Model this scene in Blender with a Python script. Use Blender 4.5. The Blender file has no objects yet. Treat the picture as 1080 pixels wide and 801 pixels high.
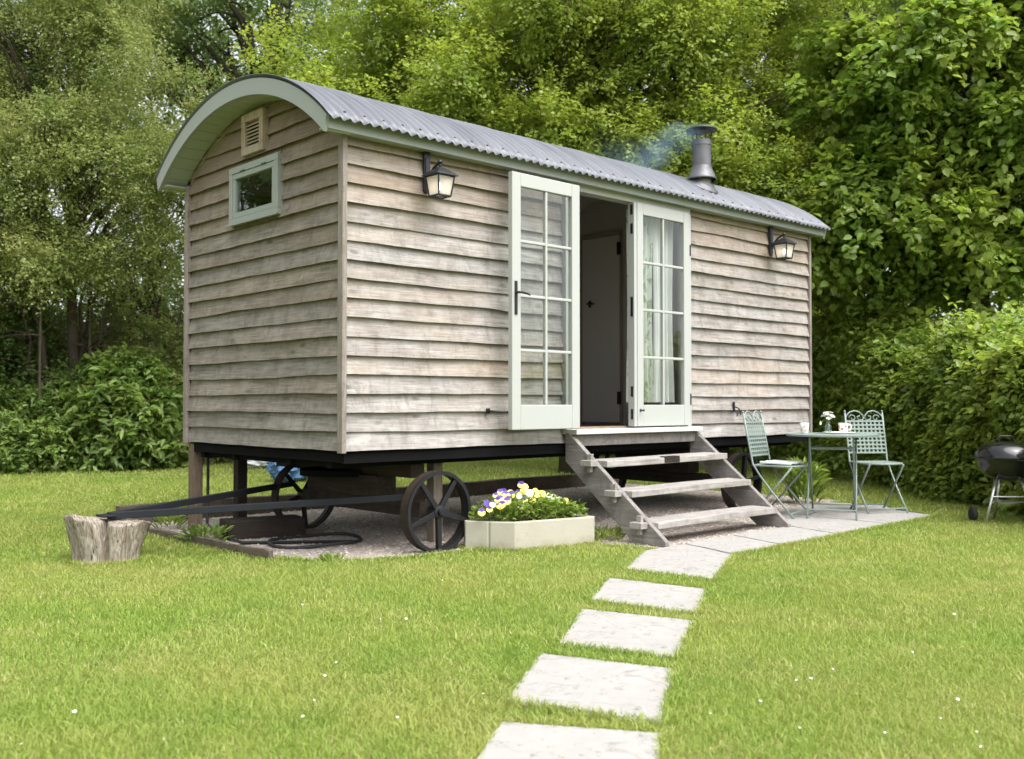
import bpy, math, random
import numpy as np
from mathutils import Vector, Matrix
random.seed(7); rng = np.random.default_rng(11)
PI = math.pi
scene = bpy.context.scene
col = scene.collection
R = math.radians

# ------------------------------------------------------------------ scene, camera, light
scene.render.engine = 'CYCLES'
cy = scene.cycles
cy.use_denoising = True
cy.max_bounces = 8; cy.diffuse_bounces = 4; cy.glossy_bounces = 3; cy.transmission_bounces = 6
cy.transparent_max_bounces = 12; cy.volume_bounces = 1
cy.caustics_reflective = False; cy.caustics_refractive = False
cy.sample_clamp_indirect = 6.0
scene.view_settings.view_transform = 'Standard'
scene.view_settings.look = 'None'
scene.view_settings.exposure = 1.38
scene.view_settings.gamma = 1.0

cd = bpy.data.cameras.new('camera'); cam = bpy.data.objects.new('camera', cd); col.objects.link(cam)
cd.sensor_fit = 'HORIZONTAL'; cd.sensor_width = 36.0
cd.lens = 1057.475 / 1080 * 36
cd.clip_start = 0.1; cd.clip_end = 2000
yaw, pit = 0.750605, 0.0234969
cam.location = (-3.60048, -5.46233, 1.03353)
fw = Vector((math.sin(yaw) * math.cos(pit), math.cos(yaw) * math.cos(pit), math.sin(pit)))
cam.rotation_euler = fw.to_track_quat('-Z', 'Y').to_euler()
cd.dof.use_dof = True; cd.dof.focus_distance = 6.2; cd.dof.aperture_fstop = 3.2
scene.camera = cam
CAM = np.array(cam.location)

SUN_EL, SUN_AZ = R(60), R(-86)          # azimuth as the angle of the direction towards the sun in the xy plane
sd = Vector((math.cos(SUN_EL) * math.cos(SUN_AZ), math.cos(SUN_EL) * math.sin(SUN_AZ), math.sin(SUN_EL)))
ld = bpy.data.lights.new('sun', 'SUN'); ld.energy = 1.5; ld.angle = R(65); ld.color = (1.0, 0.98, 0.95)
lo = bpy.data.objects.new('sun', ld); col.objects.link(lo); lo.location = (0, -10, 20)
lo.rotation_euler = (-sd).to_track_quat('-Z', 'Y').to_euler()

w = bpy.data.worlds.new('World'); scene.world = w; w.use_nodes = True
nt = w.node_tree; nt.nodes.clear()
sk = nt.nodes.new('ShaderNodeTexSky'); sk.sky_type = 'NISHITA'; sk.sun_disc = False
sk.sun_elevation = SUN_EL; sk.sun_rotation = PI / 2 - SUN_AZ
sk.dust_density = 4.0; sk.air_density = 1.0; sk.ozone_density = 1.0
hs = nt.nodes.new('ShaderNodeHueSaturation'); hs.inputs['Saturation'].default_value = 0.22   # overcast: little blue left
hs.inputs['Value'].default_value = 1.0
bg = nt.nodes.new('ShaderNodeBackground'); bg.inputs['Strength'].default_value = 0.15
ow = nt.nodes.new('ShaderNodeOutputWorld')
nt.links.new(sk.outputs[0], hs.inputs['Color']); nt.links.new(hs.outputs[0], bg.inputs['Color']); nt.links.new(bg.outputs[0], ow.inputs['Surface'])

# ------------------------------------------------------------------ material helpers
class N:
    """small node-graph helper"""
    def __init__(s, name):
        s.m = bpy.data.materials.new(name); s.m.use_nodes = True
        s.t = s.m.node_tree; s.t.nodes.clear()
        s.out = s.t.nodes.new('ShaderNodeOutputMaterial')
    def new(s, typ, **kw):
        n = s.t.nodes.new('ShaderNode' + typ)
        for k, v in kw.items(): setattr(n, k, v)
        return n
    def put(s, sock, v):
        if hasattr(v, 'is_linked') or isinstance(v, bpy.types.NodeSocket): s.t.links.new(v, sock)
        elif isinstance(v, (tuple, list)) and len(v) == 3 and sock.type == 'RGBA': sock.default_value = (*v, 1)
        else: sock.default_value = v
    def coord(s, scale=(1, 1, 1), kind='Object'):
        c = s.new('TexCoord'); mp = s.new('Mapping'); s.t.links.new(c.outputs[kind], mp.inputs['Vector'])
        mp.inputs['Scale'].default_value = scale; return mp.outputs[0]
    def noise(s, scale=5, detail=4, rough=.55, vec=None, dist=0):
        n = s.new('TexNoise'); n.inputs['Scale'].default_value = scale; n.inputs['Detail'].default_value = detail
        n.inputs['Roughness'].default_value = rough; n.inputs['Distortion'].default_value = dist
        s.t.links.new(vec if vec is not None else s.coord(), n.inputs['Vector']); return n.outputs['Fac']
    def vor(s, scale, vec=None, feature='F1', out='Distance'):
        n = s.new('TexVoronoi'); n.feature = feature; n.inputs['Scale'].default_value = scale
        s.t.links.new(vec if vec is not None else s.coord(), n.inputs['Vector']); return n.outputs[out]
    def ramp(s, fac, stops):
        n = s.new('ValToRGB'); e = n.color_ramp.elements
        while len(e) < len(stops): e.new(.5)
        for el, (p, c) in zip(e, stops):
            el.position = p; el.color = (c, c, c, 1) if isinstance(c, (int, float)) else (*c, 1)
        s.t.links.new(fac, n.inputs[0]); return n.outputs[0]
    def mix(s, fac, a, b, mode='MIX'):
        n = s.new('Mix', data_type='RGBA', blend_type=mode)
        s.put(n.inputs[0], fac); s.put(n.inputs[6], a); s.put(n.inputs[7], b); return n.outputs[2]
    def math(s, op, a, b=0.0):
        n = s.new('Math', operation=op); s.put(n.inputs[0], a); s.put(n.inputs[1], b); return n.outputs[0]
    def rnd(s):
        return s.new('NewGeometry').outputs['Random Per Island']
    def hsv(s, c, h=.5, sa=1., v=1.):
        n = s.new('HueSaturation'); s.put(n.inputs['Hue'], h); s.put(n.inputs['Saturation'], sa); s.put(n.inputs['Value'], v); s.put(n.inputs['Color'], c)
        return n.outputs[0]
    def lin(s, x, a, b):                       # a + (b-a)*x
        return s.math('ADD', s.math('MULTIPLY', x, b - a), a)
    def bump(s, h, strength=.3, dist=.01):
        n = s.new('Bump'); n.inputs['Strength'].default_value = strength; n.inputs['Distance'].default_value = dist
        s.t.links.new(h, n.inputs['Height']); return n.outputs[0]
    def bsdf(s, color, rough=.6, metal=0., normal=None, spec=.4, **kw):
        b = s.new('BsdfPrincipled'); s.put(b.inputs['Base Color'], color); s.put(b.inputs['Roughness'], rough)
        s.put(b.inputs['Metallic'], metal); b.inputs['Specular IOR Level'].default_value = spec
        if normal is not None: s.t.links.new(normal, b.inputs['Normal'])
        for k, v in kw.items(): s.put(b.inputs[k.replace('_', ' ')], v)
        return b
    def done(s, shader):
        s.t.links.new(shader.outputs[0], s.out.inputs['Surface']); return s.m

def simple(name, c, rough=.6, metal=0., var=.15, scale=6, bump=.0, bscale=60, spec=.4, dirt=None, island=0.):
    n = N(name)
    f = n.noise(scale, 5, .6)
    lo_, hi = tuple(x * (1 - var) for x in c), tuple(min(1, x * (1 + var)) for x in c)
    cc = n.mix(f, lo_, hi)
    if dirt:
        cc = n.mix(n.ramp(n.noise(scale * .7, 6, .7, dist=.5), [(.48, 0), (.72, 1)]), cc, dirt)
    if island: cc = n.hsv(cc, v=n.lin(n.rnd(), 1 - island, 1 + island))
    nm = n.bump(n.noise(bscale, 4), bump, .004) if bump else None
    r = n.lin(n.noise(scale * 2, 3), max(0, rough - .1), min(1, rough + .1))
    return n.done(n.bsdf(cc, r, metal, nm, spec))

def wood(name, axis, c0, c1, streak, warm=None, island=.14, knots=True, scale=1.0, rough=.78, stain=None):
    """weathered timber; grain runs along the given axis of the object"""
    n = N(name)
    lng = 3.4 * scale; cr = 62 * scale
    sc = {'x': (lng, cr, cr), 'y': (cr, lng, cr), 'z': (cr, cr, lng)}[axis]
    rn = n.rnd()
    off = n.new('CombineXYZ'); v = n.math('MULTIPLY', rn, 37.0)
    for i in range(3): n.put(off.inputs[i], v)
    mp = n.new('Mapping'); tc = n.new('TexCoord'); n.t.links.new(tc.outputs['Object'], mp.inputs[0]); n.t.links.new(off.outputs[0], mp.inputs['Location']); mp.inputs['Scale'].default_value = sc
    g = n.noise(1.0, 6, .62, mp.outputs[0], .4)
    mp2 = n.new('Mapping'); n.t.links.new(tc.outputs['Object'], mp2.inputs[0]); n.t.links.new(off.outputs[0], mp2.inputs['Location']); mp2.inputs['Scale'].default_value = tuple(1.0 + .10 * x for x in sc)
    big = n.noise(1.0, 4, .6, mp2.outputs[0], .8)
    cc = n.mix(n.ramp(big, [(.3, 0), (.7, 1)]), c0, c1)
    cc = n.mix(n.ramp(g, [(.38, 0.0), (.5, .35), (.68, .9)]), cc, streak)
    if warm:
        f2 = n.noise(.9, 4, .6, n.coord({'x': (.5, 1, 2.2), 'y': (1, .5, 2.2), 'z': (2, 2, .5)}[axis]))
        cc = n.mix(n.ramp(f2, [(.46, 0), (.72, .75)]), cc, warm)
    if knots:
        k = n.vor(1.0, n.coord({'x': (2.9, 7.0, 7.0), 'y': (7.0, 2.9, 7.0), 'z': (5.5, 5.5, 2.6)}[axis]))
        cc = n.mix(n.ramp(k, [(.0, .95), (.09, .6), (.15, 0)]), cc, tuple(x * .35 for x in c0))
    if stain:
        f3 = n.noise(2.0, 6, .7, n.coord({'x': (1.4, 1, .8), 'y': (1, 1.4, .8), 'z': (1, 1, 1)}[axis]), 1.0)
        cc = n.mix(n.ramp(f3, [(.55, 0), (.78, .6)]), cc, stain)
    # hairline splits along the grain and blotchy silvering
    sp_ = n.noise(1.0, 2, .5, n.coord(tuple(x * (.35 if x == lng else 2.2) for x in sc)), .3)
    cc = n.mix(n.ramp(sp_, [(.66, 0), (.72, .65)]), cc, tuple(x * .40 for x in streak))
    bl = n.noise(7.0, 6, .72, n.coord())
    cc = n.mix(n.ramp(bl, [(.40, .0), (.70, .42)]), cc, tuple(min(1, x * 1.22) for x in c1))
    bl2 = n.noise(11.0, 6, .75, n.coord(), .6)
    cc = n.mix(n.ramp(bl2, [(.54, .0), (.74, .65)]), cc, tuple(x * .66 for x in streak))
    cc = n.hsv(cc, v=n.lin(rn, 1 - island, 1 + island), sa=n.lin(n.math('FRACT', n.math('MULTIPLY', rn, 17.3)), .75, 1.2))
    if warm:      # boards kept dry under the eaves stay tan; rain-washed ones have gone grey
        zz = n.new('SeparateXYZ'); n.t.links.new(tc.outputs['Object'], zz.inputs[0])
        dry = n.math('ADD', zz.outputs[2], n.math('MULTIPLY', n.noise(2.3, 4, .6, n.coord()), .9))
        cc = n.mix(n.ramp(n.math('MULTIPLY', dry, .2), [(.53, 0), (.66, .55)]), cc, tuple(x * m_ for x, m_ in zip(warm, (1.02, .95, .85))))
    mo = n.noise(1.0, 6, .75, n.coord({'x': (9, 9, 2.6), 'y': (9, 9, 2.6), 'z': (9, 9, 2)}[axis]), .4)
    cc = n.mix(n.ramp(mo, [(.52, 0), (.70, .62)]), cc, tuple(x * .52 for x in c0))
    fine = n.noise(1.0, 3, .6, n.coord(tuple(x * (1.4 if x == lng else 3.4) for x in sc)))
    cc = n.hsv(cc, v=n.lin(n.ramp(fine, [(.3, 0), (.7, 1)]), .80, 1.16))
    nm = n.bump(g, .55, .005)
    return n.done(n.bsdf(cc, rough, 0, nm, .25))

def leafmat(name, dark, light, yellow=None, trans=.35, rough=.45, spec=.45, clump=1.1, trc=None):
    n = N(name)
    rn = n.rnd()
    cc = n.mix(rn, dark, light)
    if yellow:
        f = n.noise(clump, 3, .6)
        cc = n.mix(n.ramp(f, [(.40, 0), (.66, .8)]), cc, yellow)
    r2 = n.math('FRACT', n.math('MULTIPLY', rn, 23.7))
    cc = n.hsv(cc, h=n.lin(r2, .492, .515), v=n.lin(r2, .75, 1.25))
    b = n.bsdf(cc, rough, 0, None, spec)
    tr = n.new('BsdfTranslucent'); n.put(tr.inputs[0], n.hsv(cc, h=.498, sa=1.08, v=1.35))
    mx = n.new('MixShader'); mx.inputs[0].default_value = trans
    n.t.links.new(b.outputs[0], mx.inputs[1]); n.t.links.new(tr.outputs[0], mx.inputs[2])
    return n.done(mx)

M = {}
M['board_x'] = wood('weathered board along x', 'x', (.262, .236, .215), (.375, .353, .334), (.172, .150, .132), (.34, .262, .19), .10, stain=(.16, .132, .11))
M['board_y_shaded'] = wood('weathered board along y with shade', 'y', (.195, .170, .142), (.272, .248, .215), (.115, .098, .08), (.215, .170, .125), .12, stain=(.095, .083, .072))  # same boards toned darker: shade of the gable side put into the colour
M['post_z'] = wood('weathered corner post', 'z', (.225, .185, .155), (.30, .26, .225), (.16, .128, .105), None, .06, False)
M['vent_wood'] = wood('oak vent frame', 'z', (.34, .27, .20), (.41, .33, .25), (.26, .20, .145), None, .06, False)
M['step_yz'] = wood('grey stringer timber', 'y', (.165, .148, .135), (.24, .22, .205), (.115, .10, .09), None, .08, False)
M['tread_x'] = wood('grey tread timber', 'x', (.29, .265, .24), (.40, .375, .35), (.20, .178, .158), None, .1, False)
M['dark_timber'] = wood('dark timber', 'y', (.03, .021, .016), (.055, .04, .03), (.015, .011, .008), None, .15, False)
M['brown_timber'] = wood('brown timber', 'x', (.024, .016, .011), (.034, .023, .016), (.014, .01, .007), None, .2, False)
M['prop_timber'] = wood('prop timber', 'z', (.15, .10, .06), (.20, .14, .088), (.08, .052, .032), None, .15, False)
M['pale_prop'] = wood('pale prop timber', 'z', (.20, .155, .11), (.26, .205, .15), (.13, .10, .07), None, .1, False)
M['edging'] = wood('old timber edging', 'y', (.11, .085, .06), (.17, .13, .09), (.05, .04, .03), None, .15, False)
M['sage'] = simple('sage green paint', (.262, .288, .266), .42, 0, .06, 2.5, .08, 90, .4)
M['sage_soffit'] = simple('sage green soffit paint', (.29, .325, .275), .5, 0, .06, 2.5)
M['door_paint'] = simple('pale sage door paint', (.375, .386, .366), .38, 0, .04, 2.5, .05, 90, .45)
M['sill_paint'] = simple('worn white sill paint', (.52, .53, .50), .5, 0, .08, 6, .1, 60, .4, (.45, .42, .37))
M['black_iron'] = simple('black iron', (.018, .018, .02), .45, .3, .3, 30, .2, 120)
M['lamp_iron'] = simple('dark lamp metal', (.035, .037, .042), .38, .5, .3, 25)
M['flue_grey'] = simple('grey flue metal', (.135, .135, .145), .45, .5, .35, 9, .1, 40, .4, (.07, .068, .07))
M['cap_dark'] = simple('dark flue cap', (.035, .045, .042), .5, .3, .3, 12)
M['hub'] = simple('wheel iron', (.014, .0145, .017), .5, .3, .4, 14, .25, 90, .4)
M['rust'] = simple('rusty tyre iron', (.030, .019, .014), .8, .1, .4, 22, .35, 120, .3, (.03, .025, .022))
M['chassis'] = simple('black chassis steel', (.007, .007, .0075), .9, .0, .3, 9, .1, 60, .08)
M['drawbar'] = simple('grey black drawbar steel', (.018, .020, .024), .6, .15, .3, 12, .15, 70, .2)
M['chair_paint'] = simple('sage metal garden paint', (.215, .265, .24), .42, .1, .1, 14, .06, 90)
M['porcelain'] = simple('white porcelain', (.72, .70, .68), .22, 0, .03, 4)
M['pad_white'] = simple('pale pad cloth', (.66, .70, .70), .8, 0, .06, 12, .1)
M['cup_red'] = simple('red cup print', (.50, .06, .05), .3, 0, .2, 20)
M['cup_pink'] = simple('pink cup print', (.62, .32, .30), .3, 0, .2, 30)
M['enamel'] = simple('black enamel', (.007, .007, .009), .16, 0, .1, 5, 0, 50, .6)
M['alu'] = simple('aluminium tube', (.62, .62, .62), .35, .8, .08, 20)
M['rubber'] = simple('black rubber', (.02, .02, .021), .75, 0, .2, 20)
M['int_wall'] = simple('grey interior paint', (.40, .39, .37), .7, 0, .04, 2)
M['int_door'] = simple('grey interior door paint', (.52, .51, .50), .55, 0, .05, 2)
M['int_trim'] = simple('interior door lining', (.26, .22, .18), .6, 0, .05, 2)
M['int_floor'] = wood('interior floor', 'x', (.26, .17, .10), (.33, .22, .14), (.18, .11, .065), None, .12, False)
M['soil'] = simple('dark soil', (.035, .025, .018), .95, 0, .4, 20, .5, 40)
M['bark'] = simple('grey brown bark', (.085, .068, .052), .9, 0, .45, 7, .6, 22, .2)
M['bark_dark'] = simple('dark bark', (.045, .036, .028), .9, 0, .45, 7, .6, 22, .2)
M['blue_plastic'] = simple('blue plastic sheet', (.07, .15, .30), .35, 0, .6, 4, .3, 12)
M['white_plastic'] = simple('white plastic', (.60, .62, .66), .4, 0, .15, 5, .3, 14)
M['pink_plastic'] = simple('dull red plastic', (.28, .12, .11), .4, 0, .15, 5)
M['petal'] = simple('white petal', (.78, .76, .74), .6, 0, .04, 9)
M['viola_yellow'] = simple('pale yellow petal', (.82, .72, .16), .6, 0, .15, 40)
M['viola_cream'] = simple('cream petal', (.80, .77, .58), .6, 0, .1, 40)
M['viola_purple'] = simple('violet petal', (.085, .04, .24), .6, 0, .25, 40)
M['flower_white'] = simple('white blossom', (.80, .79, .72), .6, 0, .05, 40)
M['pale_cottage'] = simple('pale rendered wall', (.55, .54, .52), .8, 0, .06, 2)
M['slate'] = simple('grey slate', (.20, .20, .22), .7, 0, .2, 9)

def m_roof():
    n = N('corrugated galvanised sheet')
    st = n.noise(1.0, 5, .65, n.coord((9, 1.2, 1.2)))
    cc = n.mix(n.ramp(st, [(.3, 0), (.7, 1)]), (.095, .101, .117), (.165, .173, .192))
    cc = n.mix(n.ramp(n.noise(2.3, 6, .7), [(.58, 0), (.8, .45)]), cc, (.15, .15, .16))
    return n.done(n.bsdf(cc, .48, .25, None, .45))
M['roof'] = m_roof()

def m_slab():
    n = N('pale paving stone')
    rn = n.rnd()
    cc = n.mix(n.noise(5, 6, .65), (.255, .245, .23), (.36, .348, .33))
    cc = n.mix(n.ramp(n.noise(2.1, 5, .7, None, .6), [(.5, 0), (.75, .55)]), cc, (.30, .265, .235))
    cc = n.mix(n.ramp(n.noise(9, 7, .75, None, .9), [(.54, 0), (.66, .6)]), cc, (.16, .155, .13))
    cc = n.mix(n.ramp(n.noise(26, 4, .6), [(.62, 0), (.70, .6)]), cc, (.11, .12, .07))
    nm = n.bump(n.noise(14, 7, .7, None, .5), .45, .012)
    return n.done(n.bsdf(cc, .85, 0, nm, .2))
M['slab'] = m_slab()

def m_trough():
    n = N('buff cast stone')
    cc = n.mix(n.noise(5, 6, .6), (.33, .31, .245), (.42, .40, .335))
    up = n.new('SeparateXYZ'); n.t.links.new(n.coord(), up.inputs[0])
    moss = n.math('ADD', n.math('MULTIPLY', up.outputs[2], -4.2), n.noise(7, 6, .7))   # splash band of algae and soil at the foot
    cc = n.mix(n.ramp(moss, [(.18, 0), (.62, .75)]), cc, (.22, .205, .12))
    cc = n.mix(n.ramp(n.noise(18, 5, .7), [(.62, 0), (.74, .5)]), cc, (.20, .19, .13))
    return n.done(n.bsdf(cc, .85, 0, n.bump(n.noise(60, 5, .7), .35, .006), .2))
M['trough'] = m_trough()

def m_stump():
    n = N('silvered dead wood')
    g = n.noise(1.0, 7, .72, n.coord((38, 38, 3.0)), .7)
    cc = n.mix(n.ramp(n.noise(6, 5, .65), [(.35, 0), (.65, 1)]), (.36, .310, .245), (.55, .505, .435))
    cc = n.mix(n.ramp(g, [(.44, 0), (.60, .8)]), cc, (.16, .125, .09))
    cr = n.noise(1.0, 3, .5, n.coord((70, 70, 4.5)), .5)
    cc = n.mix(n.ramp(cr, [(.62, 0), (.69, .9)]), cc, (.025, .018, .012))
    cc = n.mix(n.ramp(n.noise(5, 5, .7, None, .8), [(.52, 0), (.72, .75)]), cc, (.24, .155, .09))
    cc = n.mix(n.ramp(n.noise(13, 5, .7), [(.60, 0), (.72, .5)]), cc, (.09, .085, .05))
    return n.done(n.bsdf(cc, .95, 0, n.bump(n.math('ADD', g, n.math('MULTIPLY', cr, -.8)), 1.0, .02), .1))
M['stump'] = m_stump()

def m_gravel(name, a, b, c):
    n = N(name)
    v = n.vor(75, None, 'F1', 'Color'); sp = n.new('SeparateColor'); n.t.links.new(v, sp.inputs[0])
    cc = n.mix(sp.outputs[0], a, b)
    cc = n.mix(n.ramp(n.noise(1.6, 5, .7), [(.45, 0), (.7, .6)]), cc, c)
    nm = n.bump(n.vor(75), .6, .01)
    return n.done(n.bsdf(cc, .9, 0, nm, .2))
M['gravel'] = m_gravel('gravel bed', (.24, .20, .17), (.42, .38, .34), (.17, .135, .10))
def m_pebble():
    n = N('mixed pebbles'); rn = n.rnd()
    cc = n.ramp(rn, [(0, (.16, .13, .11)), (.3, (.36, .31, .27)), (.6, (.46, .42, .38)), (.85, (.30, .22, .17)), (1, (.60, .57, .52))])
    return n.done(n.bsdf(cc, .85, 0, None, .25))
M['pebble'] = m_pebble()

def m_ground():
    n = N('lawn soil and thatch')
    cc = n.mix(n.noise(35, 5, .7), (.12, .16, .035), (.22, .25, .07))
    cc = n.mix(n.ramp(n.noise(.9, 4, .6), [(.4, 0), (.7, .8)]), cc, (.13, .125, .045))
    return n.done(n.bsdf(cc, .95, 0, n.bump(n.noise(90, 4), .5, .01), .1))
M['ground'] = m_ground()

def m_grass():
    n = N('lawn grass blade'); rn = n.rnd()
    cc = n.mix(rn, (.200, .298, .046), (.290, .378, .076))
    cc = n.mix(n.ramp(n.noise(.8, 4, .6, None, .4), [(.36, 0), (.64, .8)]), cc, (.360, .385, .105))
    cc = n.mix(n.ramp(n.noise(2.6, 4, .65, None, .3), [(.52, 0), (.72, .55)]), cc, (.155, .262, .038))
    straw = n.math('FRACT', n.math('MULTIPLY', rn, 41.7))
    thr = n.ramp(n.noise(1.7, 5, .7, None, .5), [(.45, .985), (.70, .70)])
    cc = n.mix(n.math('GREATER_THAN', straw, thr), cc, (.46, .44, .18))
    b = n.bsdf(cc, .5, 0, None, .3)
    tr = n.new('BsdfTranslucent'); n.put(tr.inputs[0], n.hsv(cc, v=1.3))
    mx = n.new('MixShader'); mx.inputs[0].default_value = .4
    n.t.links.new(b.outputs[0], mx.inputs[1]); n.t.links.new(tr.outputs[0], mx.inputs[2])
    return n.done(mx)
M['grass'] = m_grass()

M['leaf_bright'] = leafmat('bright spring leaf', (.180, .250, .042), (.295, .362, .068), (.365, .412, .085), .48)
M['leaf_haw'] = leafmat('olive hawthorn leaf', (.145, .195, .052), (.250, .302, .088), (.305, .315, .108), .47)
M['leaf_dark'] = leafmat('dark woodland leaf', (.075, .125, .032), (.150, .220, .055), (.19, .245, .066), .38)
M['leaf_holly'] = leafmat('dark glossy holly leaf', (.050, .082, .038), (.100, .140, .066), (.15, .175, .08), .22, .28, .7)
M['leaf_lime'] = leafmat('broad lime leaf', (.138, .222, .040), (.250, .338, .064), (.335, .402, .080), .48, .4, .5)
M['leaf_hedge'] = leafmat('beech hedge leaf', (.150, .230, .044), (.285, .370, .080), (.370, .425, .095), .50, .35, .55, 1.5)
M['leaf_under'] = leafmat('undergrowth leaf', (.100, .175, .040), (.215, .305, .072), (.26, .33, .080), .42, .42, .5, 1.8)
M['leaf_viola'] = leafmat('viola leaf', (.13, .205, .035), (.25, .32, .065), None, .42)

def glass(name, tint=(1, 1, 1), rough=0.0, refl=.10):
    n = N(name)
    tr = n.new('BsdfTransparent'); n.put(tr.inputs[0], tint)
    gl = n.new('BsdfGlossy'); gl.inputs['Roughness'].default_value = rough; n.put(gl.inputs[0], (.95, .97, 1))
    fr = n.new('LayerWeight'); fr.inputs['Blend'].default_value = .5
    f = n.math('ADD', n.math('MULTIPLY', n.math('POWER', fr.outputs['Facing'], 4.0), .7), refl)
    mx = n.new('MixShader'); n.t.links.new(f, mx.inputs[0]); n.t.links.new(tr.outputs[0], mx.inputs[1]); n.t.links.new(gl.outputs[0], mx.inputs[2])
    return n.done(mx)
M['glass'] = glass('window glass', (.95, .97, .96), 0, .03)
M['glass_win'] = glass('gable window glass', (.80, .84, .80), 0, .07)
M['glass_vase'] = glass('vase glass', (.78, .86, .80), .05, .08)
def m_lampglass():
    n = N('lit frosted lamp glass')
    b = n.bsdf((.70, .66, .62), .25, 0, None, .5)
    tr = n.new('BsdfTranslucent'); n.put(tr.inputs[0], (.92, .91, .88))
    tp = n.new('BsdfTransparent'); n.put(tp.inputs[0], (.95, .92, .88))
    m1 = n.new('MixShader'); m1.inputs[0].default_value = .5; n.t.links.new(b.outputs[0], m1.inputs[1]); n.t.links.new(tr.outputs[0], m1.inputs[2])
    m2 = n.new('MixShader'); m2.inputs[0].default_value = .35; n.t.links.new(m1.outputs[0], m2.inputs[1]); n.t.links.new(tp.outputs[0], m2.inputs[2])
    return n.done(m2)
M['lamp_glass'] = m_lampglass()
def emit(name, c, s):
    n = N(name); e = n.new('Emission'); n.put(e.inputs[0], c); e.inputs[1].default_value = s; return n.done(e)
M['bulb'] = emit('warm lit bulb', (1.0, .86, .66), 8.0)
def m_curtain(name, a, b):
    n = N(name)
    cc = a
    if b: cc = n.mix(n.ramp(n.noise(16, 4, .6, n.coord((1, 1, .45)), 1.2), [(.52, 0), (.60, 1)]), a, b)
    bs = n.bsdf(cc, .9, 0, None, .1)
    tr = n.new('BsdfTranslucent'); n.put(tr.inputs[0], cc)
    mx = n.new('MixShader'); mx.inputs[0].default_value = .3
    n.t.links.new(bs.outputs[0], mx.inputs[1]); n.t.links.new(tr.outputs[0], mx.inputs[2])
    return n.done(mx)
M['curtain_white'] = m_curtain('white curtain', (.80, .80, .78), None)
M['curtain_print'] = m_curtain('green leaf print curtain', (.76, .77, .70), (.36, .44, .27))

# ------------------------------------------------------------------ mesh helpers
class MB:
    def __init__(s): s.v = []; s.f = []
    def add(s, vs, fs):
        o = len(s.v); s.v += [tuple(x) for x in vs]; s.f += [tuple(i + o for i in f) for f in fs]; return s
    def box(s, a, b, mtx=None):
        x0, y0, z0 = a; x1, y1, z1 = b
        vs = [(x0, y0, z0), (x1, y0, z0), (x1, y1, z0), (x0, y1, z0), (x0, y0, z1), (x1, y0, z1), (x1, y1, z1), (x0, y1, z1)]
        if mtx is not None: vs = [tuple(mtx @ Vector(q)) for q in vs]
        return s.add(vs, [(0, 3, 2, 1), (4, 5, 6, 7), (0, 1, 5, 4), (1, 2, 6, 5), (2, 3, 7, 6), (3, 0, 4, 7)])
    def beam(s, p, q, wdt, hgt, up=(0, 0, 1)):
        p, q = Vector(p), Vector(q); d = (q - p); L = d.length; d.normalize()
        sd_ = d.cross(Vector(up)).normalized(); u = sd_.cross(d)
        m = Matrix((sd_, d, u)).transposed().to_4x4(); m.translation = p
        return s.box((-wdt / 2, 0, -hgt / 2), (wdt / 2, L, hgt / 2), m)
    def tube(s, pts, r, n=8, closed=False):
        pts = [Vector(p) for p in pts]; k = len(pts); rs = r if isinstance(r, (list, tuple)) else [r] * k
        vs = []; fs = []; prev = None
        for i, p in enumerate(pts):
            a = pts[(i - 1) % k] if (closed or i > 0) else p; b = pts[(i + 1) % k] if (closed or i < k - 1) else p
            t = (b - a).normalized()
            ref = prev if prev is not None else (Vector((0, 0, 1)) if abs(t.z) < .9 else Vector((1, 0, 0)))
            u = (ref - t * ref.dot(t)).normalized(); prev = u; w_ = t.cross(u)
            for j in range(n):
                a_ = 2 * PI * j / n; vs.append(p + (u * math.cos(a_) + w_ * math.sin(a_)) * rs[i])
        for i in range(k if closed else k - 1):
            for j in range(n):
                fs.append((i * n + j, i * n + (j + 1) % n, ((i + 1) % k) * n + (j + 1) % n, ((i + 1) % k) * n + j))
        if not closed: fs += [tuple(range(n))[::-1], tuple((k - 1) * n + j for j in range(n))]
        return s.add(vs, fs)
    def lathe(s, prof, n=24, c=(0, 0, 0), mtx=None, caps=True):
        vs = []; fs = []
        for r, z in prof:
            for j in range(n):
                a = 2 * PI * j / n; vs.append(Vector((r * math.cos(a), r * math.sin(a), z)))
        for i in range(len(prof) - 1):
            for j in range(n): fs.append((i * n + j, i * n + (j + 1) % n, (i + 1) * n + (j + 1) % n, (i + 1) * n + j))
        if caps: fs += [tuple(range(n))[::-1], tuple((len(prof) - 1) * n + j for j in range(n))]
        if mtx is not None: vs = [mtx @ q for q in vs]
        c = Vector(c); return s.add([q + c for q in vs], fs)
    def prism(s, poly, axis, a, b):
        n = len(poly)
        def P(u, v, t): return {'x': (t, u, v), 'y': (u, t, v), 'z': (u, v, t)}[axis]
        vs = [P(u, v, a) for u, v in poly] + [P(u, v, b) for u, v in poly]
        fs = [tuple(range(n))[::-1], tuple(range(n, 2 * n))] + [(i, (i + 1) % n, n + (i + 1) % n, n + i) for i in range(n)]
        return s.add(vs, fs)
    def build(s, name, m, parent=None, smooth=False, bevel=0, loc=None, segs=2):
        me = bpy.data.meshes.new(name); me.from_pydata(s.v, [], s.f); me.update()
        return link(name, me, m, parent, smooth, bevel, loc, segs)

def fix_normals(me):
    import bmesh
    bm = bmesh.new(); bm.from_mesh(me); bmesh.ops.recalc_face_normals(bm, faces=bm.faces); bm.to_mesh(me); bm.free()

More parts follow.
